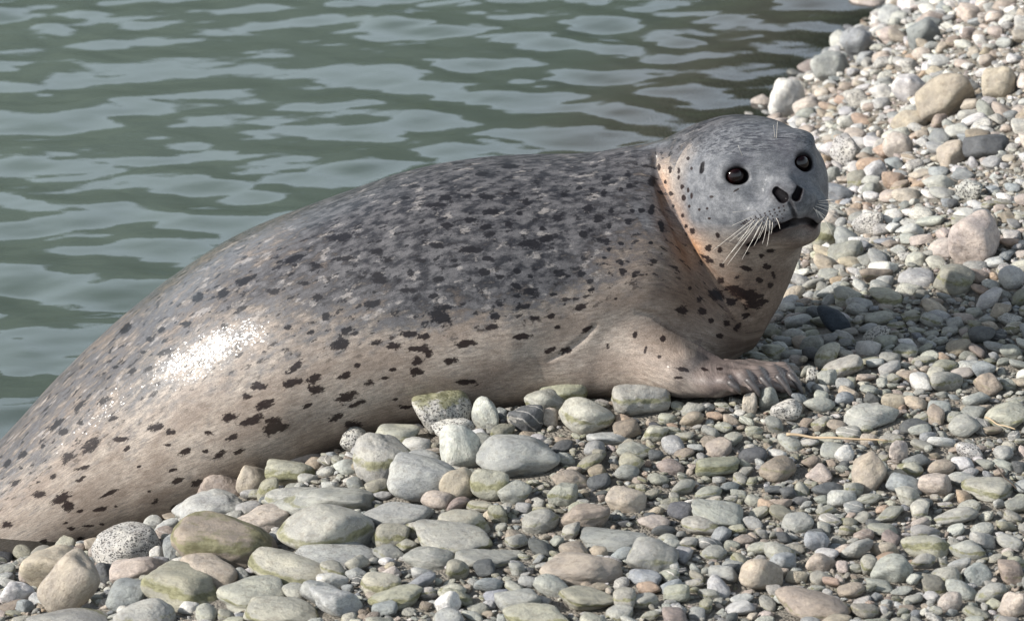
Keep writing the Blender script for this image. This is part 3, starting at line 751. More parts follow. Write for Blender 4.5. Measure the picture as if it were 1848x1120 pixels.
def _mute(c, k=.28): return tuple(v * (1 - k) + w * k for v, w in zip(c, (.335, .328, .298)))
TINT = {  # stone kinds: colour, speckle, algae, vein
 'green':  ((.355,.35,.31), .15, .55, .0), 'greygreen': ((.30,.305,.28), .1, .35, .05), 'grey': ((.27,.28,.275), .1, .12, .05),
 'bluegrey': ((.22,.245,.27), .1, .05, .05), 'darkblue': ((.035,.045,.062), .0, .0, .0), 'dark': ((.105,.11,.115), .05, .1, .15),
 'olive':  ((.245,.238,.185), .05, .75, .0), 'yellow': ((.365,.355,.29), .1, .9, .0), 'algae': ((.30,.31,.22), .1, 1.0, .0),
 'belted': ((.36,.285,.225), .1, .95, .0),
 'tan':    ((.40,.335,.27), .1, .12, .0), 'brown': ((.27,.215,.165), .1, .25, .0), 'pink': ((.44,.375,.335), .2, .05, .05),
 'orange': ((.40,.28,.20), .1, .0, .0), 'white': ((.56,.55,.53), .15, .0, .05), 'granite': ((.50,.49,.46), 1.0, .1, .0),
 'granitealgae': ((.50,.48,.43), 1.0, .95, .0), 'palegrey': ((.42,.43,.42), .25, .1, .1), 'redbrown': ((.27,.21,.185), .15, .05, .1)}
TINT = {k: ((_mute(v[0]) if k not in ('darkblue', 'dark', 'white') else v[0]),) + v[1:] for k, v in TINT.items()}
# photo column, row, width, height, tilt in degrees, kind, roundness (low = round, high = angular), what it looks like and where it lies
STONES = """798,745,106,72,0,granitealgae,6|black speckled granite cobble with a yellow-green algae cap touching the belly
875,748,47,58,8,palegrey,7|upright grey striped stone just right of the algae-capped granite cobble
951,758,62,46,10,dark,14|dark grey angular stone under the seal's chest
987,727,80,50,0,greygreen,9|grey-green wedge stone lying in front of the mossy stone by the flipper
1017,712,86,48,0,algae,6|mossy yellow-green stone tucked under the chest behind the wedge stone
1058,751,100,60,-5,green,5|smooth pale green oval cobble below the base of the flipper
993,755,28,36,0,pink,10|small upright pink stone left of the pale green oval cobble
1157,722,104,56,0,green,7|broad pale green cobble directly under the flipper's wrist
818,773,78,42,0,granite,7|speckled granite stone at the foot of the algae-capped cobble
830,806,74,80,12,palegrey,9|tall upright pale stone with a green top, left of the big grey cobble
934,822,143,70,-5,grey,8|big smooth grey cobble in the middle of the beach below the belly
690,828,100,76,0,green,7|round green-topped pale cobble at the edge of the seal's belly
715,790,80,42,0,green,7|pale green flattish stone half under the belly
640,794,50,42,0,granite,9|small white stone with black speckles beside the belly
765,868,126,70,-4,palegrey,6|large pale whitish cobble with a soft green tinge
750,836,90,42,0,palegrey,7|pale stone behind the large whitish cobble
832,872,76,60,0,tan,7|tan round cobble pressed against the large whitish cobble
884,874,70,58,0,yellow,6|yellow-green round cobble right of the tan round cobble
787,902,54,30,-5,pink,6|small smooth pink pebble below the large whitish cobble
929,890,62,40,0,greygreen,8|grey-green stone right below the yellow-green round cobble
975,940,67,38,12,greygreen,8|grey-green humped stone right of the dark olive stone
898,928,38,36,0,olive,8|small dark olive stone between two grey-green stones
835,945,98,46,0,yellow,6|yellow-topped rounded cobble behind the wide green cobble
818,975,134,46,0,green,6|wide low pale green cobble with a smooth top
706,967,66,38,0,olive,6|olive stone lying left of the wide low green cobble
748,956,46,36,-35,green,10|tilted pale stone behind the olive stone
715,928,128,50,0,grey,8|flat dull grey cobble with sloping shoulders
587,957,172,90,0,green,6|very large green cobble with a yellow algae band round its foot
585,907,178,58,3,greygreen,8|long olive-grey slab behind the very large green cobble
774,1005,92,38,0,grey,7|flat grey stone under the wide low green cobble
880,1008,120,36,-3,greygreen,8|long flat grey-green stone right of the flat grey stone
605,1003,150,50,-6,palegrey,7|pale blue-grey cobble with fine veins below the very large green one
1046,1025,146,52,2,tan,8|wide flat tan-green cobble in the lower middle of the beach
1178,1004,94,58,-8,greygreen,8|sloping pale grey-green cobble right of the wide flat tan one
1107,971,124,36,4,grey,7|thin elongated grey stone pointing right
1055,932,92,44,4,brown,8|brownish tan stone above the thin elongated grey one
1128,902,76,40,-8,tan,7|grey-tan rounded stone up-slope of the brownish tan one
1032,866,76,30,-5,brown,8|low tan and olive stone right of the big smooth grey cobble
1016,892,52,40,0,greygreen,8|dark green-grey round stone below the low tan and olive one
1096,790,74,26,-3,palegrey,8|flat pale grey stone below the pale green oval cobble
1183,782,50,30,0,yellow,7|small olive-yellow stone below the flipper's wrist
1146,812,64,30,0,greygreen,8|low grey-green stone below the small olive-yellow one
935,1085,84,46,-4,grey,16|squarish grey stone near the bottom edge of the beach
970,1115,118,44,0,yellow,7|olive-topped cobble cut by the bottom edge beneath the squarish grey stone
1060,1080,104,38,-6,olive,8|flat olive stone right of the squarish grey one
714,1080,98,36,4,yellow,7|low olive-green stone with yellowish top
687,1054,72,38,0,yellow,8|rounded yellow-grey stone just above the low olive-green one
809,1089,46,38,25,white,8|small white stone with a bluish side
882,1054,54,28,0,bluegrey,6|small smooth blue-grey pebble above the squarish grey stone
826,1029,42,36,0,olive,5|egg-shaped olive-brown pebble near the bottom edge of the beach
1205,1022,40,24,0,white,6|small chalk-white pebble on the sloping grey-green cobble's edge
1163,1044,60,28,0,bluegrey,7|flat blue-grey pebble below the sloping grey-green cobble
608,1090,94,52,0,palegrey,8|pale grey humped cobble at the bottom edge
694,1100,46,28,0,bluegrey,6|dark blue-grey pebble beside the pale humped cobble
231,988,128,70,0,granite,5|round granite cobble covered in black speckles beside the seal's hind body
95,1028,114,76,-4,tan,7|large tan cobble with a crack near the waterline
124,1056,84,112,-38,tan,6|egg-shaped grey-tan cobble leaning against the cracked tan cobble
249,1031,102,50,8,pink,7|pinkish speckled oval stone in front of the round granite cobble
405,983,184,94,-4,belted,8|very large brown cobble with a green algae belt
380,918,140,60,14,palegrey,9|pale cobble with green right end lying against the seal's flank
390,882,90,60,28,redbrown,6|smooth reddish-grey stone tucked under the seal's flank
455,865,64,56,30,tan,6|round pale tan stone beside the reddish-grey one
525,854,90,44,0,yellow,7|yellow-olive oval stone right of the round pale tan one
485,884,48,40,15,olive,6|small olive stone below the yellow-olive oval
527,822,128,52,6,pink,7|long pinkish granite cobble resting against the seal's side
605,790,62,46,-8,brown,11|wet brown-grey stone at the belly edge left of the speckled white stone
527,896,98,38,2,greygreen,7|flat grey-green stone above the long olive-grey slab
470,938,100,46,0,pink,9|pale pinkish stone behind the very large algae-belted cobble
283,1000,28,28,0,white,10|tiny white stone wedged against the round granite cobble
312,990,36,46,0,bluegrey,9|dark blue-grey stone between granite cobble and algae-belted cobble
368,1040,124,64,-6,tan,8|tan cobble with a green-yellow crown below the algae-belted one
526,1029,156,56,-5,yellow,7|wide pale cobble with a yellow-green algae stripe
330,1063,150,64,-6,olive,10|olive cobble with a pointed top in the lower left
230,1074,78,52,0,bluegrey,7|blue-grey cobble with a green lower edge
190,1036,42,42,0,dark,8|dark grey-green stone behind the leaning egg-shaped cobble
455,1073,124,44,0,green,8|pale green stone right of the pointed olive cobble
260,1109,108,54,0,greygreen,6|grey-green rounded cobble cut by the bottom edge at left
128,1124,156,44,0,greygreen,7|wide grey-green cobble along the bottom edge in the left corner
510,1105,132,44,-4,yellow,8|olive-yellow stone at the bottom edge right of the pale green one
580,1070,76,40,-10,grey,9|plain grey stone behind the pale humped cobble
600,1049,58,32,0,white,8|pale pinkish-white stone behind the plain grey stone
30,1072,60,46,0,white,12|whitish rough stone at the left frame edge
45,1094,34,26,0,bluegrey,8|small blue-grey pebble below the whitish rough stone
438,1040,30,30,0,grey,5|small round grey pebble between two green-crowned cobbles
297,966,50,28,8,redbrown,9|reddish flat stone behind the round granite cobble
1573,751,100,40,-4,palegrey,7|long whitish blue-grey stone lying right of the flipper
1563,856,74,56,28,tan,18|flat angular tan slab standing tilted among the pebbles
1404,847,70,40,-8,brown,6|smooth brown-olive stone in the middle right
1373,1036,80,54,0,tan,6|round pinkish-brown cobble in the lower right
1466,1095,134,48,-3,brown,8|large brown-olive cobble at the bottom edge in the right half
1298,926,104,46,-18,grey,10|grey wedge-shaped stone sloping down to the right
1269,947,76,30,0,green,7|pale green flat stone under the grey wedge-shaped one
1473,977,45,33,0,bluegrey,5|small round blue-grey pebble in the lower right
1671,986,86,40,4,yellow,7|olive cobble with a yellow algae patch in the lower right
1743,990,72,36,0,greygreen,6|rounded grey-green stone right of the algae-patched olive one
1726,930,78,32,10,greygreen,7|smooth grey-green stone above the rounded grey-green pair
1782,881,94,36,-4,yellow,8|olive-tan oblong stone near the right edge
1688,874,62,42,0,pink,16|pinkish white angular stone left of the olive-tan oblong one
1633,874,66,34,-8,bluegrey,8|blue-grey stone between tan slab and pinkish white stone
1708,689,60,38,0,greygreen,5|smooth green-grey oval in the gravel right of the flipper
1822,752,88,42,12,green,8|pale green oblong cobble cut by the right edge
1521,662,72,36,8,green,7|pale green stone right of the claws
1493,642,48,38,0,yellow,5|round yellow-green pebble above the claws
1385,721,38,42,20,grey,5|smooth grey pebble standing in front of the claws
1354,728,30,36,0,pink,7|pinkish-grey pebble left of the grey one before the claws
1419,742,56,40,0,granite,9|white speckled stone right under the claws
1441,722,30,26,0,bluegrey,6|small blue-grey striped pebble at the last claw
1493,684,36,30,0,palegrey,14|triangular pale grey stone right of the flipper tip
1467,681,25,31,0,granite,9|small black and white stone touching the flipper tip
1527,697,38,26,0,grey,6|round grey pebble right of the triangular pale stone
1776,667,42,30,8,bluegrey,10|pale blue-grey stone near the right edge at flipper height
1783,695,52,38,-10,brown,10|olive-brown stone below the pale blue-grey one
1524,720,34,24,0,bluegrey,5|small dark blue-grey pebble above the long whitish stone
1750,814,48,30,0,granite,7|white speckled oval pebble in the right of the beach
1622,813,44,36,-20,pink,12|pale pink stone above the blue-grey one
1524,820,36,27,0,white,7|small bright white pebble above the tilted tan slab
1611,1026,78,46,-8,grey,9|dark grey-green stone low in the right half
1481,1015,50,32,0,tan,8|tan pebble above the large brown-olive cobble
1714,1086,42,36,0,pink,6|pinkish egg-shaped pebble at the lower right
1708,1039,56,32,0,green,7|pale green pebble left of a squat grey one
1765,1036,50,40,0,bluegrey,11|squat pale blue-grey stone at the lower right
1383,914,32,24,-15,orange,9|small peach-orange stone right of the grey wedge-shaped one
1295,842,80,32,0,algae,7|flat stone with a bright green algae cap below the flipper
1412,1016,48,36,0,bluegrey,9|blue-grey stone touching the round pinkish-brown cobble
1830,1091,48,46,0,pink,9|tan-pink stone in the bottom right corner
1419,181,64,70,-8,white,11|bright white rock standing at the water's edge behind the head
1375,190,38,36,0,pink,7|pinkish orange stone left of the bright white rock
1707,174,106,80,4,tan,14|big tan-brown angular rock on the far bank
1803,151,62,54,8,tan,13|squarish pinkish-tan rock near the right edge of the far bank
1710,191,30,32,0,white,6|round white pebble in front of the big tan-brown rock
1757,434,98,84,32,pink,9|big rose-brown cobble on the bank right of the head
1778,266,80,42,-4,dark,12|grey angular stone up on the bank near the right edge
1645,219,62,42,-12,tan,12|pale tan angular rock below the big tan-brown one
1718,279,52,40,18,tan,8|pinkish-tan egg stone left of the grey angular one
1620,262,52,46,22,pink,8|rosy stone leaning left on the bank
1510,352,62,36,-8,bluegrey,6|flat dark blue-grey stone right beside the seal's snout
1612,328,42,36,0,orange,10|rust-orange stone on the bank right of the snout
1490,426,60,44,0,yellow,8|yellow-green stone just right of the seal's chin
1526,455,68,36,6,greygreen,6|smooth grey-green oval right of the chin
1724,507,70,48,-6,olive,9|olive mossy stone below the big rose-brown cobble
1826,501,48,42,0,white,8|pale white rounded stone at the right edge
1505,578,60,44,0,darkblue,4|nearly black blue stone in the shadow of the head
1581,309,44,34,-4,palegrey,7|pale blue-white oval stone right of the snout
1667,64,58,50,28,bluegrey,14|grey angular rock near the top of the far bank
1549,82,52,58,30,bluegrey,8|bluish grey boulder where the far bank meets the water
1568,12,68,40,0,pink,8|dusky pink boulder at the far waterline, top edge of the picture
1497,124,80,50,0,palegrey,10|large pale rock with a brown foot at the far waterline
1640,159,60,48,12,white,13|pinkish white angular rock left of the big tan-brown one
1527,272,58,56,10,granite,10|rough speckled pale rock right of the eye
1655,502,68,28,-6,palegrey,7|flat pale stone left of the olive mossy stone
1597,538,64,28,0,yellow,8|yellowish olive flat stone above the head's shadow
1568,403,56,40,6,granite,9|pinkish speckled stone right of the mouth
1749,345,50,38,0,granite,9|white speckled stone above the big rose-brown cobble
1550,326,46,28,8,olive,7|olive-green stone right of the flat dark snout-side stone
1503,317,28,30,0,grey,7|small grey stone touching the seal's cheek
1582,496,58,28,4,brown,8|brownish flat stone left of the flat pale one
1535,538,56,32,0,green,8|pale green stone above the nearly black blue stone
1784,538,50,32,0,white,7|pale stone at the upper edge of the shadow near the right side
1574,344,38,30,0,grey,9|grey stone under the pale blue-white oval"""
HERO = []
used_labels = set()
for k, ln in enumerate(STONES.split('\n')):
    a, lab = ln.split('|'); a = a.split(',')
    HERO.append((float(a[0]), float(a[1]), float(a[2]), float(a[3]), float(a[4]), a[5], float(a[6]), lab))

# height field the stones settle on
GX0, GX1, GY0, GY1, GH = -1.6, 1.95, -2.3, 3.9, .004
gx = np.arange(GX0, GX1, GH); gy = np.arange(GY0, GY1, GH)
cx_ = np.linspace(GX0, GX1, 120); cy_ = np.linspace(GY0, GY1, 220)
_gc = ground(cx_[:, None], cy_[None, :])
def _bil(x, y):
    u = np.clip((x - GX0) / (GX1 - GX0) * 119, 0, 118.999); v = np.clip((y - GY0) / (GY1 - GY0) * 219, 0, 218.999)
    i = u.astype(int); j = v.astype(int); fu = u - i; fv = v - j
    return (_gc[i, j] * (1 - fu) * (1 - fv) + _gc[i + 1, j] * fu * (1 - fv) + _gc[i, j + 1] * (1 - fu) * fv + _gc[i + 1, j + 1] * fu * fv)
HG = _bil(gx[:, None] + 0 * gy[None, :], gy[None, :] + 0 * gx[:, None])
HT = HG.copy()
# underside of the seal, so that no pebble pokes into it
SB = np.full(HG.shape, 9.0)
ii = ((SV[:, 0] - GX0) / GH).astype(int); jj = ((SV[:, 1] - GY0) / GH).astype(int)
ok = (ii > 1) & (ii < len(gx) - 2) & (jj > 1) & (jj < len(gy) - 2)
for di in (-1, 0, 1):
    for dj in (-1, 0, 1): np.minimum.at(SB, (ii[ok] + di, jj[ok] + dj), SV[ok, 2])

def set_props(o, kind, size, seed, r_):
    (cr, cg, cb), sp, al, ve = TINT[kind]
    f = r_.uniform(.88, 1.12)
    o['tint'] = [cr * f, cg * f * r_.uniform(.98, 1.02), cb * f * r_.uniform(.96, 1.04)]
    o['band'] = .75 if kind == 'granitealgae' else (.45 if kind == 'belted' else 0.0)
    o['speck'] = float(sp); o['algae'] = float(al * r_.uniform(.8, 1.1)); o['vein'] = float(ve * 3 if r_.random() < .3 else 0); o['size'] = float(size); o['seed'] = float(seed % 97) + .37
def stamp(c, A, clear=True):
    """raise the height field under an ellipsoid with axes A (columns) centred at c; returns nothing"""
    ex = np.sqrt((A ** 2).sum(1))
    i0, i1 = int((c[0] - ex[0] - GX0) / GH), int((c[0] + ex[0] - GX0) / GH) + 2; j0, j1 = int((c[1] - ex[1] - GY0) / GH), int((c[1] + ex[1] - GY0) / GH) + 2
    if i0 < 0 or j0 < 0 or i1 > len(gx) or j1 > len(gy): return
    X = gx[i0:i1, None] - c[0]; Y = gy[None, j0:j1] - c[1]
    M = np.linalg.inv(A @ A.T)
    b = M[0, 2] * X + M[1, 2] * Y; cc = M[0, 0] * X ** 2 + 2 * M[0, 1] * X * Y + M[1, 1] * Y ** 2 - 1
    disc = b * b - M[2, 2] * cc
    z = np.where(disc > 0, c[2] + (-b + np.sqrt(np.maximum(disc, 0))) / M[2, 2], -9)
    HT[i0:i1, j0:j1] = np.maximum(HT[i0:i1, j0:j1], z)
rs = np.random.default_rng(21)
hero_xy = []
for k, (px, py, w, h, tilt, kind, pw, lab) in enumerate(HERO):
    w *= 1.04; h *= 1.12
    # find the depth at which a stone of this outline sits a quarter sunk in the beach
    g = on_ground(px, py + h * .25)
    for _ in range(6):
        sc_ = np.linalg.norm(g - CAM) / FPX
        a = w / 2 * sc_; hh = h / 2 * sc_
        tl = abs(math.sin(R(tilt)))
        b = min(a * rs.uniform(.72, .9) if _ == 0 else b, hh / SP * .95) if True else b
        c = max(math.sqrt(max(hh ** 2 - (b * SP) ** 2, (hh * .45) ** 2)) / CP, .3 * hh)
        # centre on the sight line, at height ground + .62 c
        d = ray(px, py); ts = np.linspace(5.2, 11.5, 700); P = CAM + d * ts[:, None]
        below = P[:, 2] < ground(P[:, 0], P[:, 1]) + .82 * c
        g = P[int(np.argmax(below))] if below.any() else P[-1]
    me = stone_mesh(1000 + k * 13, p=pw, sub=4 if w < 90 else 5, lump=.05 + .004 * min(pw, 10), name='stone')
    o = bpy.data.objects.new('stone', me); COL.objects.link(o); me.materials.append(SM)
    o.location = g; o.scale = (a, b, c)
    q = Quaternion((0, 1, 0), -R(tilt)); o.rotation_mode = 'QUATERNION'
    o.rotation_quaternion = Quaternion((0, 0, 1), R(rs.uniform(-12, 12))) @ q @ Quaternion((1, 0, 0), R(rs.uniform(-8, 8)))
    tag(o, lab, 'stone', 'stones and pebbles of the beach'); set_props(o, kind, a, 1000 + k, rs)
    A = np.array(o.rotation_quaternion.to_matrix()) @ np.diag([a, b, c])
    stamp(g, A * .97); hero_xy.append((g[0], g[1], a, px, py, w, h, lab, kind))

# where the rest of the pebbles may lie: what the picture shows and a margin on each side
def in_view(x, y, z, mx=430, my=70):
    px, py = to_px(np.stack([x, y, z], -1)); return (px > -mx) & (px < 1848 + mx) & (py > -my) & (py < 1120 + my)
def drop(x, y, a, b, c, phi, tiltv, pile=.9, sink=.25):
    """rest a flattish ellipsoid on what lies there; None where it would perch or touch the seal"""
    r = int(a / GH) + 1; i = int((x - GX0) / GH); j = int((y - GY0) / GH)
    if i - r < 0 or j - r < 0 or i + r + 1 > len(gx) or j + r + 1 > len(gy): return None
    X = gx[i - r:i + r + 1, None] - x; Y = gy[None, j - r:j + r + 1] - y
    cp, sp = math.cos(phi), math.sin(phi); u = (X * cp + Y * sp) / a; v = (-X * sp + Y * cp) / b
    q = 1 - u * u - v * v; m = q > 0
    if not m.any(): return None
    s = np.sqrt(q[m]) * c
    Hh = HT[i - r:i + r + 1, j - r:j + r + 1]; hm = Hh[m]
    zc = np.sort(hm + s)[-max(1, int(len(s) * .12))] - sink * c
    if zc - c > HG[i, j] + pile: return None
    if zc + c > SB[i - r:i + r + 1, j - r:j + r + 1][m].min() + .002: return None
    Hh[m] = np.maximum(hm, zc + s)
    return zc
def tone(x, y, r_, big=False):
    """kinds met at a spot: greenish and damp low on the near beach, pale and rosy on the far bank"""
    far = np.clip((y - .1) / .8, 0, 1)
    near = ['green', 'green', 'greygreen', 'palegrey', 'palegrey', 'greygreen', 'greygreen', 'green', 'grey', 'grey', 'bluegrey', 'olive', 'yellow', 'tan', 'brown', 'pink', 'palegrey', 'granite', 'dark', 'white', 'greygreen', 'green', 'palegrey', 'tan', 'grey', 'yellow'] + ['redbrown', 'orange'] * (r_.random() < .4)
    farl = ['white', 'palegrey', 'granite', 'pink', 'pink', 'tan', 'tan', 'white', 'palegrey', 'granite', 'palegrey', 'grey', 'bluegrey', 'white', 'granite', 'pink', 'orange', 'brown', 'grey', 'redbrown', 'white']
    if math.hypot(x - .22, (y + .42) * .8) < .26 and r_.random() < .45: return ['olive', 'brown', 'yellow', 'dark', 'greygreen'][int(r_.integers(5))]
    L = farl if r_.random() < far else near
    return L[int(r_.integers(len(L)))]

# the next largest pebbles, each a thing of its own
SHAPES = [stone_mesh(500 + k, p=[5, 6, 7, 8, 10, 13, 6, 8, 16, 7][k], sub=3, lump=.06, name='pebble') for k in range(10)]
for me in SHAPES: me.materials.append(SM)
WORDS = {'green': 'pale green', 'greygreen': 'grey-green', 'grey': 'grey', 'bluegrey': 'blue-grey', 'dark': 'dark grey', 'olive': 'olive', 'yellow': 'yellow-green', 'tan': 'tan', 'brown': 'brown',
         'pink': 'pinkish', 'orange': 'orange', 'white': 'whitish', 'granite': 'black-flecked white', 'palegrey': 'pale grey', 'redbrown': 'reddish-brown'}
cand = []
need = 299 - len(HERO); tries = 0
placed = []
while len(placed) < need and tries < 6000:
    tries += 1
    px = rs.uniform(15, 1835); py = rs.uniform(15, 1112)
    g = on_ground(px, py)
    if g[2] < .0: continue
    gg = g[2]
    i, j = int((g[0] - GX0) / GH), int((g[1] - GY0) / GH)
    if not (0 < i < len(gx) - 1 and 0 < j < len(gy) - 1): continue
    if SB[i, j] < 8: continue
    a = rs.uniform(.0135, .023); 
    if HT[i, j] > HG[i, j] + .012: continue
    if any((g[0] - q[0]) ** 2 + ((g[1] - q[1]) * .8) ** 2 < (a + q[2]) ** 2 for q in hero_xy): continue
    if any((g[0] - q[0]) ** 2 + (g[1] - q[1]) ** 2 < (1.1 * (a + q[2])) ** 2 for q in placed): continue
    b = a * rs.uniform(.65, .92); c = a * rs.uniform(.42, .72); phi = rs.uniform(-.9, .9)
    z = drop(g[0], g[1], a, b, c, phi, 0, .05, .3)
    if z is None: continue
    kind = tone(g[0], g[1], rs)
    placed.append((g[0], g[1], a, b, c, phi, z, kind))
def describe(x, y, z, a, kind, c):
    """which pebble this is: colour and shape, then its place by the nearest landmark stone"""
    ppx, ppy = to_px(np.array([x, y, z]))
    form = 'flat' if c / a < .5 else ('rounded' if c / a > .64 else 'oval')
    order = sorted(hero_xy, key=lambda q: (q[3] - ppx) ** 2 + ((q[4] - ppy) * 1.4) ** 2)
    for q in order[:8]:
        dx, dy = ppx - q[3], ppy - q[4]
        if abs(dx) > 1.6 * abs(dy): w = 'right of' if dx > 0 else 'left of'
        elif abs(dy) > 1.2 * abs(dx): w = 'below' if dy > 0 else 'above'
        else: w = ('below and ' if dy > 0 else 'above and ') + ('right of' if dx > 0 else 'left of')
        short = q[7]
        for cut in (' lying ', ' in front', ' just ', ' with ', ' beside', ' right ', ' left ', ' below', ' under', ' above', ' behind', ' near', ' between', ' touching', ' at ', ' half', ' pressed', ' among', ' on ', ' in ', ' tucked', ' directly', ' up ', ' up-slope', ' resting', ' wedged', ' low ', ' along', ' cut', ' leaning against', ' standing', ' covered', ' pointing', ' sloping', ' where'):
            if cut in short: short = short[:short.index(cut)]
        L = f"{form} {WORDS[kind]} pebble {w} the {short}"
        if L not in used_labels and len(L.split()) <= 16 and sum(1 for h in hero_xy if h[7].startswith(short)) == 1:
            used_labels.add(L); return L
    for s in ('small', 'smooth', 'matt', 'worn'):
        if f"{s} {L}" not in used_labels: used_labels.add(f"{s} {L}"); return f"{s} {L}"
    return L
for k, (x, y, a, b, c, phi, z, kind) in enumerate(placed):
    o = bpy.data.objects.new('pebble', SHAPES[k % 10]); COL.objects.link(o)
    o.location = (x, y, z); o.scale = (a, b, c); o.rotation_euler = (R(rs.uniform(-14, 14)), R(rs.uniform(-14, 14)), phi)
    tag(o, describe(x, y, z, a, kind, c), 'pebble', 'stones and pebbles of the beach'); set_props(o, kind, a, k, rs)
print('single stones', len(HERO) + len(placed), 'tries', tries)

# ------------------------------------------------------------------ gravel: everything smaller, one object
NK = 92000
py_s = []
G_pos, G_rot, G_scl, G_tint, G_par, G_idx = [], [], [], [], [], []
rg = np.random.default_rng(5)
X = rg.uniform(-1.45, 1.9, NK * 3); Y = rg.uniform(-2.1, 3.75, NK * 3)
Zg = _bil(X, Y); keep = in_view(X, Y, Zg) & (Zg > -.30)
# nothing small is needed deep under the animal
X, Y, Zg = X[keep][:NK], Y[keep][:NK], Zg[keep][:NK]
n = len(X)
u = rg.random(n)
a_s = np.where(u < .04, rg.uniform(.0165, .024, n), np.where(u < .15, rg.uniform(.0100, .0165, n), np.where(u < .46, rg.uniform(.0058, .0100, n), rg.uniform(.0028, .0062, n))))
tiny = (Y > .4) & (rg.random(n) < .35); a_s[tiny] = rg.uniform(.0026, .0055, tiny.sum())
farm = (Y > .4) & (u < .20); a_s[farm] *= rg.uniform(1.0, 1.5, farm.sum()) * .9
order = np.argsort(-a_s + rg.uniform(0, .005, n))
names = list(TINT)
for q in order:
    a = a_s[q]; x, y = X[q], Y[q]
    i, j = int((x - GX0) / GH), int((y - GY0) / GH)
    if SB[i, j] < HG[i, j] + .01: continue
    b = a * rg.uniform(.6, .95); c = a * rg.uniform(.3, .64)
    z = drop(x, y, a, b, c, 0.0 if False else (phi := rg.uniform(-1.2, 1.2)), 0, .0035, .3)
    if z is None: continue
    kind = tone(x, y, rg); (cr, cg, cb), sp, al, ve = TINT[kind]
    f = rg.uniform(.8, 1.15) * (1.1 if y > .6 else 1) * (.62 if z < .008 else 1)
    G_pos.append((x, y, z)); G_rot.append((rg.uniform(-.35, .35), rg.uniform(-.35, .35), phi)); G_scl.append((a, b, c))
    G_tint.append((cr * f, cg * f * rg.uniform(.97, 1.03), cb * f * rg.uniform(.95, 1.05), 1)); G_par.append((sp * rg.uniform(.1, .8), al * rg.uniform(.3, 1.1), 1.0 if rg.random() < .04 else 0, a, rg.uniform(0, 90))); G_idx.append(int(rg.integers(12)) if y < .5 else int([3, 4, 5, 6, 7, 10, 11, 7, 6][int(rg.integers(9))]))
print('gravel pebbles', len(G_pos), 'of', n)
gcol = bpy.data.collections.new('gravel_shapes')
for k in range(12):
    gme = stone_mesh(900 + k, p=[5, 6, 7, 8, 9, 11, 14, 18, 6, 8, 12, 22][k], sub=3, lump=.07, name='gravel_shape'); gme.materials.append(GM)
    go = bpy.data.objects.new('gravel_shape_%02d' % k, gme); gcol.objects.link(go)
pm = bpy.data.meshes.new('gravel'); pm.vertices.add(len(G_pos)); pm.vertices.foreach_set('co', np.array(G_pos, np.float32).ravel())
vattr(pm, 'rot', G_rot, 'FLOAT_VECTOR'); vattr(pm, 'scl', G_scl, 'FLOAT_VECTOR')
at = pm.attributes.new('tint', 'FLOAT_COLOR', 'POINT'); at.data.foreach_set('color', np.array(G_tint, np.float32).ravel())
gp = np.array(G_par)
for k, nm in enumerate(('speck', 'algae', 'vein', 'size', 'seed')): vattr(pm, nm, gp[:, k])
ai = pm.attributes.new('idx', 'INT', 'POINT'); ai.data.foreach_set('value', np.array(G_idx, np.int32))
pm.materials.append(GM)
gravel = bpy.data.objects.new('gravel', pm); COL.objects.link(gravel)
tag(gravel, 'mixed grey, green, tan and white gravel filling the beach between the larger stones', 'gravel', kind='stuff')
ng = bpy.data.node_groups.new('scatter_gravel', 'GeometryNodeTree')
ng.interface.new_socket('Geometry', in_out='INPUT', socket_type='NodeSocketGeometry'); ng.interface.new_socket('Geometry', in_out='OUTPUT', socket_type='NodeSocketGeometry')
gi = ng.nodes.new('NodeGroupInput'); gout = ng.nodes.new('NodeGroupOutput')
iop = ng.nodes.new('GeometryNodeInstanceOnPoints'); ci = ng.nodes.new('GeometryNodeCollectionInfo')
ci.inputs['Collection'].default_value = gcol; ci.inputs['Separate Children'].default_value = True; ci.inputs['Reset Children'].default_value = True
def na(nm, t):
    a = ng.nodes.new('GeometryNodeInputNamedAttribute'); a.data_type = t; a.inputs['Name'].default_value = nm; return a.outputs[0]
er = ng.nodes.new('FunctionNodeEulerToRotation')
L = ng.links.new
L(gi.outputs[0], iop.inputs['Points']); L(ci.outputs[0], iop.inputs['Instance']); iop.inputs['Pick Instance'].default_value = True
L(na('idx', 'INT'), iop.inputs['Instance Index']); L(na('rot', 'FLOAT_VECTOR'), er.inputs[0]); L(er.outputs[0], iop.inputs['Rotation']); L(na('scl', 'FLOAT_VECTOR'), iop.inputs['Scale'])
L(iop.outputs[0], gout.inputs[0])
gm_ = gravel.modifiers.new('scatter', 'NODES'); gm_.node_group = ng

# ------------------------------------------------------------------ beach sheet
def beach_mat():
    m = NT('wet_grit'); P = m.n('ShaderNodeTexCoord').outputs['Object']
    v = m.voro(P, 210, out=0); vc = m.voro(P, 210, out=1)
    c = m.mix(m.noise(P, 60, 4), (.10, .085, .068), (.21, .185, .15))
    c = m.mix(.5, c, m.mix(m.noise(P, 330, 2), (.08, .075, .065), (.32, .30, .265)))
    b = m.bump(m.math('ADD', m.math('MULTIPLY', v, -1.0), m.noise(P, 90, 3)), .9, .004)
    return m.done(m.n('ShaderNodeBsdfPrincipled', Base_Color=c, Roughness=.75, Normal=b).outputs[0])
def sheet(name, xs, ys, zf, mat):
    X_, Y_ = np.meshgrid(xs, ys, indexing='ij'); Z_ = zf(X_, Y_); nx, ny = X_.shape
    i = np.arange(nx * ny).reshape(nx, ny)
    F = np.stack([i[:-1, :-1], i[1:, :-1], i[1:, 1:], i[:-1, 1:]], -1).reshape(-1, 4)
    return link_mesh(name, np.stack([X_, Y_, Z_], -1).reshape(-1, 3), F, mat)
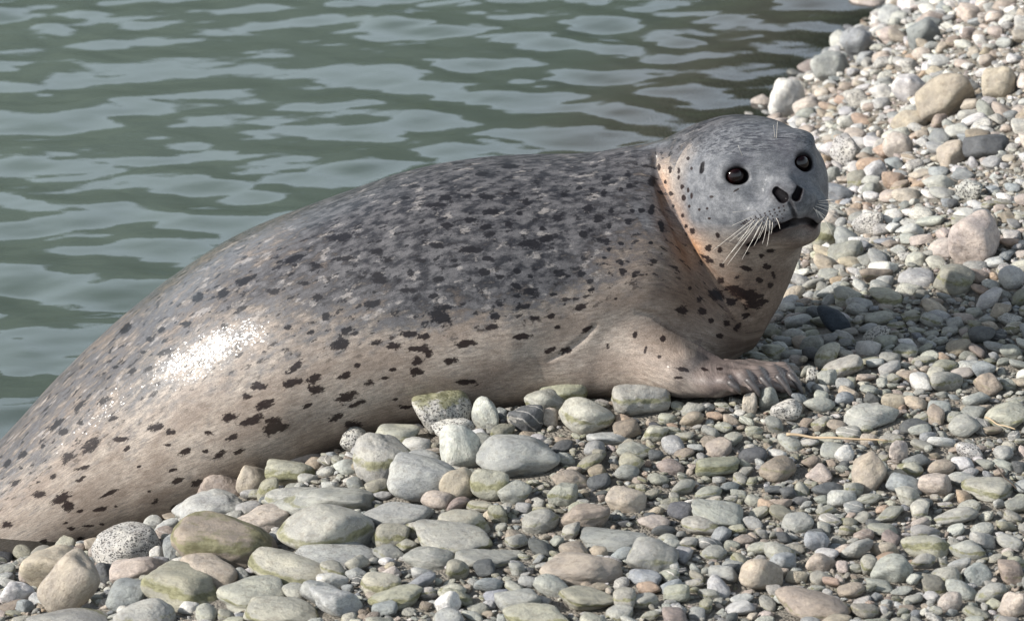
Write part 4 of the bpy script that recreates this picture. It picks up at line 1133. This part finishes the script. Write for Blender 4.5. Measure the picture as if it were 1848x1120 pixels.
def grow(lo, hi, n, far):
    core = np.linspace(lo, hi, n); st = core[1] - core[0]; out = []; v = hi
    while v < far: st *= 1.5; v += st; out.append(v)
    out2 = []; st = core[1] - core[0]; v = lo
    while v > -far: st *= 1.5; v -= st; out2.append(v)
    return np.array(out2[::-1] + list(core) + out)
beach = sheet('beach_ground', grow(-2, 2.2, 140, 200), grow(-2.6, 4.6, 200, 200), lambda a, b: np.where((b > 40) | (a < -40), -1.5, ground(a, b)), beach_mat())
tag(beach, 'dark damp grit and silt under the pebbles, sloping down into the water', 'beach', kind='structure')

# ------------------------------------------------------------------ water
rw = np.random.default_rng(12)
WV = []
for k in range(90):
    lam = .78 * rw.choice([.058, .065, .10, .135, .18, .24, .32, .45]) * rw.uniform(.8, 1.25)
    th = R(90) + rw.normal(0, .62); kk = 2 * math.pi / lam
    WV.append((kk * math.cos(th), kk * math.sin(th), rw.uniform(0, 6.28), WAVE_SLOPE / kk * (lam / .16) ** .30 if False else (.0125 if lam > .07 else .011) / kk * (1.2 if lam > .12 else .7)))
WV = np.array(WV)
def waves(x, y):
    sh = np.broadcast(x, y).shape; xf = np.broadcast_to(x, sh).ravel(); yf = np.broadcast_to(y, sh).ravel(); z = np.zeros(len(xf))
    for kx, ky, ph, am in WV: z += am * np.sin(kx * xf + ky * yf + ph)
    z *= .55 + .75 * (vnoise(np.stack([xf * 1.6, yf * 1.1, 0 * xf], -1), 21) * .5 + .5) * 1.2
    edge = np.clip((xf + 2.9) / .8, 0, 1) * np.clip((2.9 - xf) / .8, 0, 1) * np.clip((yf + 1.9) / .5, 0, 1) * np.clip((6.9 - yf) / 1.5, 0, 1)
    dep = np.clip(-ground(xf, yf) / .12, .25, 1)
    return (z * edge * dep).reshape(sh)
def water_mat():
    m = NT('lake_water'); P = m.n('ShaderNodeTexCoord').outputs['Object']
    dep = m.attr('depth')
    murk = m.math('SUBTRACT', 1.0, m.math('EXPONENT', m.math('MULTIPLY', dep, -4.0)))
    body = m.n('ShaderNodeBsdfDiffuse', Color=m.mix(m.ramp(dep, .08, .30), (.125, .118, .10), m.mix(m.noise(P, 1.2, 3), (.080, .105, .094), (.098, .126, .114))))
    trans = m.n('ShaderNodeBsdfTransparent', Color=m.mix(m.ramp(dep, 0, .15), (.80, .78, .70), (.55, .55, .46)))
    under = m.n('ShaderNodeMixShader', i0=murk, i1=trans.outputs[0], i2=body.outputs[0])
    rip = m.math('ADD', m.noise(P, 42, 3, .6), m.math('MULTIPLY', m.noise(P, 17, 3, .6), 1.8))
    fine = m.n('ShaderNodeMapping', Vector=P); fine.inputs['Scale'].default_value = (1.0, 2.2, 1.0)
    rip = m.math('ADD', rip, m.math('MULTIPLY', m.noise(fine.outputs[0], 30, 4, .65), 1.5))
    bp = m.bump(rip, .035, .004)
    fr = m.n('ShaderNodeFresnel', IOR=1.36, Normal=bp)
    gl = m.n('ShaderNodeBsdfGlossy', Color=(.95, .97, 1.0), Roughness=.008, Normal=bp)
    return m.done(m.n('ShaderNodeMixShader', i0=fr.outputs[0], i1=under.outputs[0], i2=gl.outputs[0]).outputs[0])
wx = grow(-2.9, 2.9, 480, 260); wy = grow(-1.9, 6.9, 720, 260)
water = sheet('water', wx, wy, waves, water_mat())
wv = np.empty(len(water.data.vertices) * 3); water.data.vertices.foreach_get('co', wv); wv = wv.reshape(-1, 3)
dg = -ground(wv[:, 0], wv[:, 1]); far_ = (np.abs(wv[:, 0]) > 3) | (wv[:, 1] > 5) | (wv[:, 1] < -4)
vattr(water.data, 'depth', np.where(far_, 1.2, np.clip(dg, 0, 1.5)))
tag(water, 'green-grey rippled water with pale reflections of the sky', 'water', kind='structure')

# the wooded shore across the water, mirrored in the ripples
def hill_mat():
    m = NT('wooded_slope'); P = m.n('ShaderNodeTexCoord').outputs['Object']
    c = m.mix(m.ramp(m.noise(P, .25, 5, .7), .35, .65), (.022, .035, .020), (.055, .075, .035))
    return m.done(m.n('ShaderNodeBsdfPrincipled', Base_Color=c, Roughness=.9, Normal=m.bump(m.noise(P, .6, 5, .7), 1.0, .8)).outputs[0])
def hillz(a, b):
    t = np.clip((b - 62) / 60, 0, 1); n = vnoise(np.stack([a / 14, b / 14, 0 * a], -1), 9) + .5 * vnoise(np.stack([a / 4, b / 4, 0 * a], -1), 8)
    return -1.6 + t ** .8 * (HILL_H + 4.5 * n)
hill = sheet('hill', np.linspace(-260, 260, 210), np.linspace(60, 150, 60), hillz, hill_mat())
tag(hill, 'dark wooded hillside on the far shore, mirrored in the water', 'hill', kind='structure')

# ------------------------------------------------------------------ straw and twigs
sm_ = simple_mat('dry_straw', (.42, .32, .21), .7); tm_ = simple_mat('dark_twig', (.06, .045, .035), .8)
def stick(name, pts, r0, r1, mat, lab, cat, flat=1.0):
    P = []
    for (px, py, l) in pts:
        g = on_ground(px, py); i, j = int((g[0] - GX0) / GH), int((g[1] - GY0) / GH)
        g = on_ground(px, py, .016); P.append(g + np.array([0, 0, l]))
    P = np.array(P); t = np.linspace(0, len(P) - 1, 22); Q = np.stack([np.interp(t, range(len(P)), P[:, a]) for a in range(3)], 1)
    Q[:, 2] += .0008 * np.sin(t * 5); Q[:, 1] += .0015 * np.sin(t * 3.1)
    o = tube(name, Q, np.linspace(r0, r1, 22), mat, None, 7); tag(o, lab, cat); return o
stick('straw', [(1419, 788, .004), (1470, 793, .004), (1530, 795, .004), (1602, 799, .003)], .0022, .0014, sm_, 'long dry tan straw lying across the gravel right of the flipper', 'straw')
stick('twig', [(1796, 848, .008), (1812, 866, .005), (1834, 885, .004)], .0012, .0009, tm_, 'thin dark twig near the right edge above the olive-tan oblong stone', 'twig')
stick('straw', [(1778, 757, .004), (1800, 769, .004), (1832, 778, .004)], .0013, .0009, sm_, 'short thin straw stalk beside the pale green oblong cobble at the right edge', 'straw')
